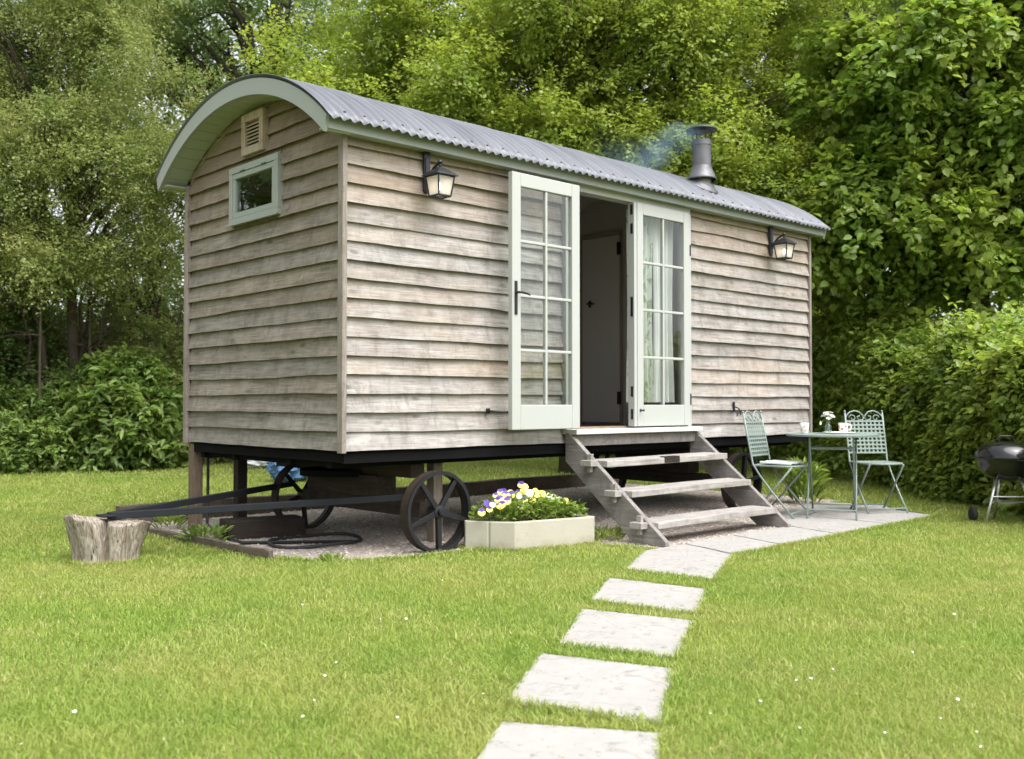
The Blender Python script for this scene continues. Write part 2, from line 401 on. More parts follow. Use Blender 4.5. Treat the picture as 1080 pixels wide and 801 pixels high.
def link(name, me, m, parent=None, smooth=False, bevel=0, loc=None, segs=2, recalc=True):
    if recalc: fix_normals(me)
    me.materials.append(m)
    if smooth: me.polygons.foreach_set('use_smooth', [True] * len(me.polygons))
    o = bpy.data.objects.new(name, me); col.objects.link(o)
    if parent is not None: o.parent = parent
    if loc is not None: o.location = loc
    if bevel:
        b = o.modifiers.new('bevel', 'BEVEL'); b.width = bevel; b.segments = segs; b.limit_method = 'ANGLE'; b.angle_limit = R(40)
        b.harden_normals = False
    return o

def quick_mesh(name, verts, faces4):
    """fast mesh from numpy arrays: verts (n,3), faces (m,k)"""
    me = bpy.data.meshes.new(name); nv = len(verts); nf, k = faces4.shape
    me.vertices.add(nv); me.vertices.foreach_set('co', verts.astype(np.float32).ravel())
    me.loops.add(nf * k); me.loops.foreach_set('vertex_index', faces4.astype(np.int32).ravel())
    me.polygons.add(nf); me.polygons.foreach_set('loop_start', np.arange(0, nf * k, k, dtype=np.int32))
    me.update(calc_edges=True); return me

def empty(name, loc=(0, 0, 0), rz=0, label=None, cat=None, group=None):
    o = bpy.data.objects.new(name, None); col.objects.link(o); o.location = loc; o.rotation_euler = (0, 0, rz)
    o.empty_display_size = .2
    if label: tag(o, label, cat, group)
    return o
def tag(o, label=None, cat=None, group=None, kind=None):
    if label: o['label'] = label
    if cat: o['category'] = cat
    if group: o['group'] = group
    if kind: o['kind'] = kind
    return o
def copy_tree(o, parent=None):
    c = o.copy(); col.objects.link(c)
    if parent is not None: c.parent = parent
    for ch in list(o.children): copy_tree(ch, c)
    return c

def nz(x, seed=0, f=1.0):
    return (math.sin(x * 1.7 * f + seed * 3.1) + .6 * math.sin(x * 4.3 * f + seed * 7.7) + .35 * math.sin(x * 9.1 * f + seed * 1.3)) / 1.95

# ------------------------------------------------------------------ ground
gm = MB()
NG = 60
xs = np.concatenate([np.linspace(-140, -14, 12), np.linspace(-12, 24, NG), np.linspace(28, 160, 12)])
ys = np.concatenate([np.linspace(-140, -12, 12), np.linspace(-10, 26, NG), np.linspace(30, 160, 12)])
gv = [(x, y, -0.012 + .006 * nz(x, 1, .6) + .006 * nz(y, 2, .7)) for y in ys for x in xs]
nx = len(xs)
gf = [(j * nx + i, j * nx + i + 1, (j + 1) * nx + i + 1, (j + 1) * nx + i) for j in range(len(ys) - 1) for i in range(nx - 1)]
gm.add(gv, gf); g = gm.build('lawn', M['ground'], smooth=True); tag(g, kind='structure')

# gravel pad under the hut
pad = [(-.20, 2.95), (-.22, 2.2), (-.20, 1.3), (-.19, .5), (-.10, .22), (.12, 0.02), (.40, -.10), (.75, -.13), (1.0, -.16), (1.5, -.28), (1.80, -.52), (1.95, -.82), (2.02, -.98),
       (2.30, -.97), (3.85, -.93), (4.0, -.45), (5.2, -.2), (6.15, -.05), (6.2, 2.95)]
pm = MB(); pm.add([(x, y, .006) for x, y in pad], [tuple(range(len(pad)))])
p = pm.build('gravel_bed', M['gravel']); tag(p, kind='structure')

def inside(poly, P):
    x, y = P[:, 0], P[:, 1]; c = np.zeros(len(P), bool); n = len(poly)
    for i in range(n):
        x1, y1 = poly[i]; x2, y2 = poly[(i + 1) % n]
        cond = ((y1 > y) != (y2 > y)); xi = (x2 - x1) * (y - y1) / (y2 - y1 + 1e-12) + x1
        c ^= cond & (x < xi)
    return c

def pebbles(n, poly, s0, s1, zb=.004):
    lo = np.min(poly, 0); hi = np.max(poly, 0)
    P = lo + rng.random((n * 3, 2)) * (hi - lo); P = P[inside(poly, P)][:n]; k = len(P)
    s = s0 + (s1 - s0) * rng.random((k, 1)) ** 2
    base = np.array([[1, 0, 0], [.3, .9, .1], [-.8, .5, 0], [-.7, -.6, .1], [.4, -.9, 0], [0.1, 0, .62]])
    a = rng.random(k) * 2 * PI; ca, sa = np.cos(a), np.sin(a)
    B = base[None] * (1 + .35 * (rng.random((k, 6, 3)) - .5))
    X = B[:, :, 0] * ca[:, None] - B[:, :, 1] * sa[:, None]; Y = B[:, :, 0] * sa[:, None] + B[:, :, 1] * ca[:, None]
    V = np.stack([X, Y, B[:, :, 2]], 2) * s[:, :, None]; V[:, :, 0] += P[:, 0:1]; V[:, :, 1] += P[:, 1:2]; V[:, :, 2] += zb + s * .2
    F = np.array([[0, 1, 5], [1, 2, 5], [2, 3, 5], [3, 4, 5], [4, 0, 5]])
    return V.reshape(-1, 3), (F[None] + 6 * np.arange(k)[:, None, None]).reshape(-1, 3)
V, F = pebbles(26000, pad, .005, .016)
me = quick_mesh('gravel', V, F); o = link('gravel', me, M['pebble'], recalc=False); tag(o, 'loose mixed gravel spread under the hut', 'gravel', kind='stuff')

# ------------------------------------------------------------------ paving
slab_polys = []
def slab(name, pts, label, cat, group, th=.05, top=.016, seed=0):
    """pts counter-clockwise corners; edges roughened"""
    r2 = random.Random(seed); c = np.mean(pts, 0); outl = []
    n = len(pts)
    for i in range(n):
        a = np.array(pts[i]); b = np.array(pts[(i + 1) % n]); L = np.linalg.norm(b - a); k = max(2, int(L / .06))
        nr = np.array([(b - a)[1], -(b - a)[0]]) / L
        for j in range(k):
            q = a + (b - a) * j / k + nr * (r2.uniform(-.006, .005) if j else -.004)
            outl.append(q - c)
    slab_polys.append([tuple(q) for q in pts])
    m = MB(); k = len(outl)
    vs = [(x, y, top - th) for x, y in outl] + [(x, y, top - .012) for x, y in outl]
    vs += [(x * .985, y * .985, top) for x, y in outl]
    # inner ring so that the top can undulate a little
    vs += [(x * .6, y * .6, top + r2.uniform(-.001, .003)) for x, y in outl]
    vs.append((0, 0, top + .002))
    fs = [(i, (i + 1) % k, k + (i + 1) % k, k + i) for i in range(k)] + [(k + i, k + (i + 1) % k, 2 * k + (i + 1) % k, 2 * k + i) for i in range(k)]
    fs += [(2 * k + i, 2 * k + (i + 1) % k, 3 * k + (i + 1) % k, 3 * k + i) for i in range(k)] + [(3 * k + i, 3 * k + (i + 1) % k, 4 * k) for i in range(k)]
    m.add(vs, fs); o = m.build(name, M['slab'], loc=(c[0], c[1], 0), smooth=False)
    return tag(o, label, cat, group)

GS = 'stepping stones crossing the lawn'
slab('stepping_stone', [(-1.42, -3.07), (-1.92, -3.43), (-1.65, -3.90), (-1.13, -3.49)], 'pale stepping stone nearest the camera, cut by the bottom of the picture', 'stepping stone', GS, seed=1)
slab('stepping_stone', [(-.71, -2.53), (-1.25, -2.91), (-1.05, -3.43), (-.50, -3.05)], 'pale stepping stone second from the camera, largest seen whole', 'stepping stone', GS, seed=2)
slab('stepping_stone', [(.06, -2.04), (-.54, -2.47), (-.36, -2.95), (.25, -2.59)], 'pale stepping stone in the middle of the five, with a faint round mark', 'stepping stone', GS, seed=3)
slab('stepping_stone', [(.82, -1.54), (.25, -1.92), (.39, -2.50), (.95, -2.16)], 'pale stepping stone second from the foot of the steps', 'stepping stone', GS, seed=4)
slab('stepping_stone', [(1.80, -1.0), (1.12, -1.41), (1.21, -2.01), (1.9, -1.64), (2.10, -1.53), (2.282, -.985)], 'stained paving stone at the left foot of the wooden steps', 'stepping stone', GS, seed=5)
GP = 'patio slabs beside the hut'
slab('patio_slab', [(2.14, -1.515), (2.75, -1.505), (2.93, -.945), (2.30, -.97)], 'pale patio slab in front of the bottom tread, left of the joint', 'paving slab', GP, seed=6)
slab('patio_slab', [(2.768, -1.505), (3.585, -1.48), (3.76, -.93), (2.948, -.945)], 'pale patio slab at the right foot of the wooden steps', 'paving slab', GP, seed=7)
slab('patio_slab', [(3.603, -1.48), (4.50, -1.455), (4.56, -.62), (4.02, -.45), (3.778, -.93)], 'pale patio slab under the front feet of the left chair', 'paving slab', GP, seed=8)
slab('patio_slab', [(4.518, -1.455), (5.42, -1.43), (5.60, -.98), (5.02, -.50), (4.578, -.62)], 'pointed pale patio slab under the right garden chair', 'paving slab', GP, seed=9)
slab('patio_slab', [(4.04, -.43), (4.57, -.60), (5.01, -.485), (5.612, -.965), (5.95, -.66), (5.83, -.10), (5.2, -.16)], 'pale patio slab farthest back, behind the table legs', 'paving slab', GP, seed=10)

PATIO = [(1.80, -1.0), (1.9, -1.64), (2.10, -1.53), (5.42, -1.43), (5.95, -.66), (5.83, -.1), (5.2, -.16), (4.02, -.42), (3.9, -.93), (2.28, -.96)]
o = MB().add([(x, y, .009) for x, y in PATIO], [tuple(range(len(PATIO)))]).build('patio_bed', M['soil']); tag(o, kind='structure')
# ------------------------------------------------------------------ the hut
hut = empty('shepherds_hut', (0, 0, 0), 0, 'grey weathered timber hut on iron wheels with curved corrugated roof and open glazed doors', 'shepherd hut')
L_, W_, ZB, EX = 5.74, 2.316, .72, .125
YC = W_ / 2
ZI, RI = 1.354, 1.856          # inner arch
ZO, RO = 1.425, 1.900          # roof arch
def arch(y, zc=ZI, r=RI): return zc + math.sqrt(max(0, r * r - (y - YC) ** 2))

def board_strip(mb, us, zlo, zhi, place, wav, thick=.026, prot=.044, zmax=None):
    """one feather-edged board: us = positions along it; place(u, d, z) -> point, d = distance out of the wall"""
    vs = []; k = len(us)
    for i, u in enumerate(us):
        zl = zlo + wav(u); zh = zhi
        if zmax is not None: zh = min(zh, zmax(u)); zl = min(zl, zh - .0005)
        pb = prot * (.85 + .25 * wav(u + 5.3) / .006)
        frac = (zh - zl) / max(1e-6, zhi - zlo)
        dt = .004 if frac > .98 else pb + (.004 - pb) * frac
        vs += [place(u, pb - thick, zl + (.012 if zh - zl > .03 else 0)), place(u, pb, zl), place(u, dt, zh)]
    fs = []
    for i in range(k - 1):
        a, b = 3 * i, 3 * i + 3
        fs += [(a, b, b + 1, a + 1), (a + 1, b + 1, b + 2, a + 2)]
    fs += [(0, 1, 2), (3 * k - 3, 3 * k - 1, 3 * k - 2)]
    mb.add(vs, fs)

DX0, DX1, DZ0, DZ1 = 2.06, 3.665, .83, 2.75     # door frame outside
def mk_wav(seed, amp=.006):
    r_ = random.Random(seed); ph = [r_.uniform(0, 6.3) for _ in range(4)]; big = [(r_.uniform(0, 5.7), r_.uniform(.15, .35), r_.uniform(-.007, .007)) for _ in range(2)]
    def f(u):
        v = amp * (.5 * math.sin(u * 1.3 + ph[0]) + .35 * math.sin(u * 3.1 + ph[1]) + .2 * math.sin(u * 7.7 + ph[2]) + .12 * math.sin(u * 19 + ph[3]))
        for c, w_, a in big: v += a * math.exp(-((u - c) / w_) ** 2)
        return v
    return f

long_wall = [MB(), MB(), MB()]
for k in range(17):
    zl = ZB + EX * k; zh = min(zl + EX + .022, 2.80); wv = mk_wav(100 + k)
    spans = [(.036, DX0 - .004), (DX1 + .004, L_ - .036)]
    if k == 0: spans.append((DX0 - .003, DX1 + .003))
    for wi, (a, b) in enumerate(spans):
        if wi == 2: zh = .786
        board_strip(long_wall[wi], np.linspace(a, b, max(8, int((b - a) / .07))), zl, zh, lambda u, d, z: (u, .049 - d, z), wv)
for q_ in long_wall: q_.build('wall', M['board_x'], hut)

gable = MB()
for k in range(20):
    zl = ZB + EX * k; zh = zl + EX + .022; wv = mk_wav(200 + k, .006)
    ysamp = np.linspace(.062, W_ - .062, 60)
    top = lambda u: arch(u) + .012
    ok = [u for u in ysamp if top(u) > zl + .004]
    if len(ok) < 3: continue
    pieces = [(ok, zl, zh)]
    if zl < 2.798 and zl + EX > 2.372:
        pieces = [([u for u in ok if u < .83] + [.83], zl, zh), ([1.494] + [u for u in ok if u > 1.494], zl, zh)]
        if zl < 2.39: pieces.append((list(np.linspace(.833, 1.491, 12)), zl, 2.40))
        if zl > 2.70: pieces.append((list(np.linspace(.833, 1.491, 12)), 2.778, zh))
    for us_, za_, zb_ in pieces:
        board_strip(gable, us_, za_, zb_, lambda u, d, z: (.049 - d, u, z), wv, zmax=top)
gable.build('wall', M['board_y_shaded'], hut)['label'] = 'gable end wall of wavy boards, shade put into their colour'
rear = MB()
for k in range(17):
    zl = ZB + EX * k; zh = min(zl + EX + .022, 2.80)
    board_strip(rear, np.linspace(.036, L_ - .036, 60), zl, zh, lambda u, d, z: (u, W_ - .034 + d, z), mk_wav(300 + k))
rear.build('wall', M['board_x'], hut)
endw = MB()
for k in range(20):
    zl = ZB + EX * k; zh = zl + EX + .022
    top = lambda u: arch(u) + .012
    ok = [u for u in np.linspace(.062, W_ - .062, 40) if top(u) > zl + .004]
    if len(ok) < 3: continue
    board_strip(endw, ok, zl, zh, lambda u, d, z: (L_ - .034 + d, u, z), mk_wav(400 + k), zmax=top)
endw.build('wall', M['board_y_shaded'], hut)
for x0, y0 in ((0, 0), (0, W_ - .06), (L_ - .035, 0), (L_ - .035, W_ - .06)):
    MB().box((x0, y0, ZB - .012), (x0 + .035, y0 + .06, 2.80)).build('corner_post', M['post_z'], hut, bevel=.004)

# inner shell: keeps daylight out and gives the room its walls
sh = MB()
sh.box((.05, .05, .775), (L_ - .05, W_ - .05, .812))
sh.build('floor', M['int_floor'], hut)
li = MB()
li.box((.052, .05, .815), (.064, .84, 2.74)); li.box((.052, 1.484, .815), (.064, W_ - .05, 2.74)); li.box((.052, .841, .815), (.064, 1.483, 2.40)); li.box((L_ - .06, .05, .815), (L_ - .045, W_ - .05, 2.74))
li.box((.065, W_ - .06, .815), (L_ - .065, W_ - .047, 2.74))
li.box((.066, .053, .815), (DX0 - .01, .064, 2.74)); li.box((DX1 + .01, .053, .815), (L_ - .065, .064, 2.74))
pr_ = [(y, arch(y) - .02) for y in np.linspace(.062, W_ - .062, 20)]
PX = 4.20
li.prism([(.062, .815)] + pr_[0:] + [(W_ - .062, .815)], 'x', PX, PX + .03)      # partition
li.build('interior_lining', M['int_wall'], hut)
ceil = MB(); k = 24
ys_ = np.linspace(.03, W_ - .03, k)
ceil.add([(.03, y, arch(y) - .015) for y in ys_] + [(L_ - .03, y, arch(y) - .015) for y in ys_] + [(.03, y, arch(y) + .01) for y in ys_] + [(L_ - .03, y, arch(y) + .01) for y in ys_],
         [(i, i + 1, k + i + 1, k + i) for i in range(k - 1)] + [(2 * k + i, 2 * k + i + 1, 3 * k + i + 1, 3 * k + i) for i in range(k - 1)])
ceil.build('ceiling', M['int_wall'], hut)
# inner door in the partition
idr = MB().box((PX - .035, 1.262, .835), (PX - .006, 1.772, 2.755)).build('inner_door', M['int_door'], hut, bevel=.003)
MB().box((PX - .045, 1.645, 2.035), (PX - .035, 1.675, 2.105)).tube([(PX - .045, 1.66, 2.07), (PX - .085, 1.66, 2.07), (PX - .088, 1.56, 2.065)], .009, 8).build('handle', M['black_iron'], idr)
for z in (1.02, 2.55):
    MB().box((PX - .043, 1.235, z), (PX - .0355, 1.285, z + .13)).build('hinge', M['black_iron'], idr)
fr = MB()
fr.box((PX - .03, 1.235, .815), (PX - .002, 1.258, 2.80)); fr.box((PX - .03, 1.776, .815), (PX - .002, 1.80, 2.80)); fr.box((PX - .0305, 1.258, 2.76), (PX - .002, 1.776, 2.801))
fr.build('door_lining', M['int_trim'], hut)

# roof sheet
def roof_mesh():
    x0, x1 = -.20, 5.885; per = .076; step = per / 8
    nxs = int((x1 - x0) / step) + 1; nth = 34
    th = np.linspace(-math.asin((YC + .138) / RO), math.asin((YC + .138) / RO), nth)
    X = x0 + np.arange(nxs) * step
    sheet = ((X - x0) % .608) / .608
    rad = RO + .012 + .0115 * np.cos(2 * PI * (X - x0) / per) + .006 * sheet
    V = np.zeros((nth, nxs, 3)); V[:, :, 0] = X[None]
    V[:, :, 1] = YC + rad[None] * np.sin(th)[:, None]; V[:, :, 2] = ZO + rad[None] * np.cos(th)[:, None]
    idx = np.arange(nth * nxs).reshape(nth, nxs)
    F = np.stack([idx[:-1, :-1], idx[:-1, 1:], idx[1:, 1:], idx[1:, :-1]], 2).reshape(-1, 4)
    return quick_mesh('roof', V.reshape(-1, 3), F)
roof = link('roof', roof_mesh(), M['roof'], hut, smooth=True, recalc=False)
so = roof.modifiers.new('thickness', 'SOLIDIFY'); so.thickness = .003; so.offset = -1
tb = -math.asin((YC + .075) / RO)
bolt0 = None
for i in range(39):
    x = -.20 + .076 * (2 * i + 1); x = -.20 + .152 * i + .152
    if x > 5.86: break
    rr = RO + .024
    if bolt0 is None:
        bolt0 = MB().lathe([(.009, -.004), (.010, .001), (.006, .006), (.0, .0065)], 8).build('bolt', M['black_iron'], roof, smooth=True); b_ = bolt0
    else:
        b_ = bolt0.copy(); col.objects.link(b_); b_.parent = roof
    b_.location = (x, YC + rr * math.sin(tb), ZO + rr * math.cos(tb)); b_.rotation_euler = (-tb, 0, 0)
# structural roof deck below the sheet (hides the gap)
dk = MB(); k = 30
ang = np.linspace(-math.asin((YC + .055) / RO), math.asin((YC + .055) / RO), k)
def arc(r, zc, x): return [(x, YC + r * math.sin(a), zc + r * math.cos(a)) for a in ang]
v0, v1, v2, v3 = arc(RO - .004, ZO, -.165), arc(RO - .004, ZO, 5.85), arc(RO - .016, ZO, -.165), arc(RO - .016, ZO, 5.85)
dk.add(v0 + v1 + v2 + v3, [(i, i + 1, k + i + 1, k + i) for i in range(k - 1)] + [(2 * k + i, 3 * k + i, 3 * k + i + 1, 2 * k + i + 1) for i in range(k - 1)]
       + [(i, 2 * k + i, 2 * k + i + 1, i + 1) for i in range(k - 1)] + [(k + i, k + i + 1, 3 * k + i + 1, 3 * k + i) for i in range(k - 1)] + [(0, k, 3 * k, 2 * k), (k - 1, 3 * k - 1, 4 * k - 1, 2 * k - 1)])
dk.build('roof_deck', M['sage_soffit'], hut)
# gable fascia arches and soffits
def arch_board(xa, xb, name, m, r_in, z_in, r_out, z_out, half):
    mb = MB(); k = 40; A = np.linspace(-1, 1, k)
    inn = [(YC + half * a, z_in + math.sqrt(r_in ** 2 - (half * a) ** 2)) for a in A]
    out = [(YC + (half + .03) * a, z_out + math.sqrt(r_out ** 2 - ((half + .03) * a) ** 2)) for a in A]
    vs = [(xa, y, z) for y, z in inn] + [(xa, y, z) for y, z in out] + [(xb, y, z) for y, z in inn] + [(xb, y, z) for y, z in out]
    fs = []
    for i in range(k - 1):
        fs += [(i, i + 1, k + i + 1, k + i), (2 * k + i, 3 * k + i, 3 * k + i + 1, 2 * k + i + 1), (i, 2 * k + i, 2 * k + i + 1, i + 1), (k + i, k + i + 1, 3 * k + i + 1, 3 * k + i)]
    fs += [(0, k, 3 * k, 2 * k), (k - 1, 3 * k - 1, 4 * k - 1, 2 * k - 1)]
    mb.add(vs, fs); return mb.build(name, m, hut)
arch_board(-.192, -.166, 'gable_fascia', M['sage'], RI, ZI, RO - .002, ZO, 1.228)
arch_board(5.852, 5.876, 'gable_fascia', M['sage'], RI, ZI, RO - .002, ZO, 1.228)
sf, sf2 = MB(), MB()
for j in range(22):      # soffit of narrow boards round the overhang
    a0 = -math.asin(1.218 / (RI + .004)) + j * 2 * math.asin(1.218 / (RI + .004)) / 22; a1 = a0 + 2 * math.asin(1.218 / (RI + .004)) / 22 - .0022
    q = [(YC + r * math.sin(a), ZI + r * math.cos(a)) for r, a in ((RI + .004, a0), (RI + .004, a1), (RI + .018, a1), (RI + .018, a0))]
    sf.prism(q, 'x', -.164, .018)
    sf2.prism(q, 'x', L_ - .018, 5.85)
sf.build('soffit', M['sage_soffit'], hut); sf2.build('soffit', M['sage_soffit'], hut)
for ya, yb in ((-.082, -.060), (W_ + .060, W_ + .082)):
    MB().box((-.164, ya, 2.768), (5.85, yb, 2.872)).build('fascia', M['sage'], hut, bevel=.003)
es = MB(); es.box((-.16, -.058, 2.775), (5.85, .03, 2.79)); es.box((-.16, W_ - .03, 2.775), (5.85, W_ + .058, 2.79)); es.build('eave_soffit', M['sage_soffit'], hut)

# gable window and vent
def frame_mb(y0, y1, z0, z1, fw_, x0, x1):
    m = MB(); m.box((x0, y0, z0), (x1, y1, z0 + fw_)); m.box((x0, y0, z1 - fw_), (x1, y1, z1))
    m.box((x0 + .001, y0, z0 + fw_), (x1, y0 + fw_, z1 - fw_)); m.box((x0 + .001, y1 - fw_, z0 + fw_), (x1, y1, z1 - fw_)); return m
wy0, wy1, wz0, wz1 = .802, 1.522, 2.368, 2.802
win = frame_mb(wy0, wy1, wz0, wz1, .048, -.018, .04).build('window', M['sage'], hut, bevel=.003)
frame_mb(wy0 + .050, wy1 - .050, wz0 + .050, wz1 - .050, .040, -.012, .03).build('sash', M['sage'], win, bevel=.003)
MB().box((.008, wy0 + .086, wz0 + .086), (.012, wy1 - .086, wz1 - .086)).build('pane', M['glass_win'], win)
MB().box((-.030, wy0 - .002, wz0 - .006), (-.019, wy1 + .004, wz0 + .01)).build('sill', M['sage'], win, bevel=.003)
for yy in (.96, 1.27):
    MB().box((-.022, yy, wz1 - .048), (-.0185, yy + .07, wz1 - .042)).build('hinge', M['black_iron'], win)
vent = frame_mb(1.008, 1.326, 2.862, 3.165, .058, -.022, .03).build('vent', M['vent_wood'], hut, bevel=.003)
for i in range(7):
    z = 2.928 + i * .0262
    q = MB(); m = Matrix.Translation((.002, 0, z)) @ Matrix.Rotation(R(-38), 4, 'Y')
    q.box((-.018, 1.067, -.004), (.018, 1.267, .004), m); q.build('louvre', M['vent_wood'], vent)
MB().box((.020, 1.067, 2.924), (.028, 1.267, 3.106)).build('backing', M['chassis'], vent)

# door frame and doors
df = MB()
df.box((DX0, -.012, DZ0 - .005), (DX0 + .045, .09, DZ1 - .03)); df.box((DX1 - .050, -.02, DZ0 - .005), (DX1, .09, DZ1 - .03)); df.box((DX0, -.0125, DZ1 - .028), (DX1, .09, DZ1 + .025))
df.build('door_frame', M['door_paint'], hut, bevel=.003)
MB().box((2.075, -.115, .788), (3.70, .06, .826)).build('door_sill', M['sill_paint'], hut, bevel=.004)
MB().box((DX0 + .05, .061, .812), (DX1 - .05, .16, .84)).build('threshold', M['int_floor'], hut, bevel=.003)

def leaf_frame(w_, z0, z1, stl, top, bot, th=.045, mt=.022):
    m = MB()
    m.box((0, 0, z0), (stl, th, z1)); m.box((w_ - stl, 0, z0), (w_, th, z1))
    m.box((stl, .0006, z1 - top), (w_ - stl, th - .0006, z1)); m.box((stl, .0006, z0), (w_ - stl, th - .0006, z0 + bot))
    gw, gz0, gz1 = w_ - 2 * stl, z0 + bot, z1 - top
    m.box((w_ / 2 - mt / 2, .006, gz0), (w_ / 2 + mt / 2, th - .006, gz1))
    for i in (1, 2, 3):
        z = gz0 + (gz1 - gz0) * i / 4
        m.box((stl, .0065, z - mt / 2), (w_ / 2 - mt / 2, th - .0065, z + mt / 2)); m.box((w_ / 2 + mt / 2, .0065, z - mt / 2), (w_ - stl, th - .0065, z + mt / 2))
    return m, gw, gz0, gz1
# left leaf, folded back against the boards
m, gw, gz0, gz1 = leaf_frame(.725, 0, 1.885, .088, .10, .182)
dl = m.build('door', M['door_paint'], hut, bevel=.005, loc=(1.350, -.158, .838)); dl['label'] = 'left glazed door leaf folded back flat against the boards'
dl.rotation_euler = (0, 0, R(.6))
MB().box((.085, .018, gz0 - .005), (.725 - .085, .024, gz1 + .005)).build('pane', M['glass'], dl)
MB().box((.022, -.008, .84), (.048, 0, 1.085)).tube([(.035, -.008, 1.0), (.035, -.045, 1.0), (.05, -.05, 1.0), (.11, -.05, .992), (.135, -.048, .985)], [.010, .009, .009, .008, .006], 8).build('handle', M['black_iron'], dl, bevel=.002)
for z in (.12, 1.62): MB().box((.714, .03, z), (.74, .05, z + .12)).build('hinge', M['black_iron'], dl)
# right leaf, closed
m, gw, gz0, gz1 = leaf_frame(.715, 0, 1.885, .078, .098, .180)
dr = m.build('door', M['door_paint'], hut, bevel=.005, loc=(2.893, -.045, .838)); dr['label'] = 'right glazed door leaf standing closed'
MB().box((.075, .018, gz0 - .005), (.715 - .075, .024, gz1 + .005)).build('pane', M['glass'], dr)
eg = MB().box((-.036, .006, 0), (-.001, .075, 1.885)).build('meeting_stile', M['door_paint'], dr, bevel=.003)
for z in (.06, .25, .92, 1.00, 1.62, 1.78):
    MB().box((-.0385, .02, z), (-.0355, .045, z + .085)).build('latch_plate', M['lamp_iron'], dr)
MB().lathe([(.013, 0), (.013, .004), (.006, .008), (.006, .022), (.011, .03), (.009, .038), (0, .04)], 12, (.035, 0, .135), Matrix.Rotation(R(90), 4, 'X')).build('bolt_knob', M['lamp_iron'], dr, smooth=True)
for z in (.18, 1.50):
    MB().tube([(.722, -.004, z), (.722, -.004, z + .10)], .006, 8).build('hinge', M['lamp_iron'], dr)
# door stay and boot hook on the boards
st = MB(); st.box((1.245, -.002, .955), (1.275, .010, .995)); st.tube([(1.26, -.002, .975), (1.26, -.05, .975), (1.34, -.10, .968)], .007, 8); st.build('door_stay', M['black_iron'], hut)
hk = MB(); hk.box((4.335, -.004, .955), (4.355, .010, 1.045)); hk.tube([(4.345, -.004, 1.0), (4.345, -.05, .985), (4.365, -.06, .94), (4.385, -.045, .925)], .006, 8); hk.tube([(4.345, -.004, .965), (4.32, -.05, .945), (4.315, -.055, .91)], .006, 8)
hk.build('boot_hook', M['lamp_iron'], hut)

# wall lamps
def wall_lamp(x, label):
    lp = empty('wall_lamp', (x, .012, 2.45)); lp.parent = hut; lp['label'] = label
    bp = MB(); bp.box((-.026, -.022, .06), (.026, 0, .315)); bp.box((-.019, -.030, .10), (.019, -.022, .28)); bp.lathe([(.026, 0), (.026, .02), (0, .02)], 14, (0, 0, .06), Matrix.Rotation(R(90), 4, 'X')); bp.lathe([(.026, 0), (.026, .02), (0, .02)], 14, (0, 0, .315), Matrix.Rotation(R(90), 4, 'X'))
    bp.build('backplate', M['lamp_iron'], lp, bevel=.003)
    arm = [(0, -.02, .12), (0, -.045, .155), (0, -.085, .195), (0, -.13, .218), (0, -.16, .222)]
    a = MB(); a.tube(arm, .010, 8); a.tube([(0, -.16, .222), (0, -.16, .19)], .009, 8); a.lathe([(.016, 0), (.02, .01), (.012, .022), (0, .026)], 12, (0, -.16, .220)); a.build('arm', M['lamp_iron'], lp, smooth=True)
    cyy = -.16
    cp = MB()
    def ring(hw, z): return [(-hw, cyy - hw, z), (hw, cyy - hw, z), (hw, cyy + hw, z), (-hw, cyy + hw, z)]
    r0, r1, r2, r3 = ring(.093, .130), ring(.090, .138), ring(.046, .172), ring(.016, .192)
    fs = [(3, 2, 1, 0)]
    for q in range(3): fs += [(4 * q + i, 4 * q + (i + 1) % 4, 4 * q + 4 + (i + 1) % 4, 4 * q + 4 + i) for i in range(4)]
    fs.append((12, 13, 14, 15)); cp.add(r0 + r1 + r2 + r3, fs); cp.build('lamp_roof', M['lamp_iron'], lp, bevel=.002)
    cg = MB()
    tp, bt = ring(.070, .129), ring(.052, -.006)
    for i in range(4):
        cg.tube([tp[i], bt[i]], .006, 6); cg.tube([bt[i], bt[(i + 1) % 4]], .007, 6); cg.tube([tp[i], tp[(i + 1) % 4]], .007, 6)
        mt_ = [tuple((np.array(a_[i]) + np.array(a_[(i + 1) % 4])) / 2) for a_ in (tp, bt)]
    cg.tube([bt[0], bt[2]], .004, 6); cg.tube([bt[1], bt[3]], .004, 6)
    cg.build('cage', M['lamp_iron'], lp)
    gp = ring(.067, .124), ring(.050, -.002)
    gl = MB(); gl.add(gp[0] + gp[1], [(i, (i + 1) % 4, 4 + (i + 1) % 4, 4 + i) for i in range(4)]); g_ = gl.build('lamp_glass', M['lamp_glass'], lp)
    MB().lathe([(0, -.02), (.008, -.016), (.012, 0), (.009, .022), (.0, .034)], 10, (0, cyy, .055)).build('bulb', M['bulb'], lp, smooth=True)
    MB().tube([(0, cyy, .128), (0, cyy, .085)], .010, 8).build('bulb_holder', M['lamp_iron'], lp)
    return lp
wall_lamp(.685, 'black lantern left of the doors')
wall_lamp(4.985, 'black lantern at the far right end')

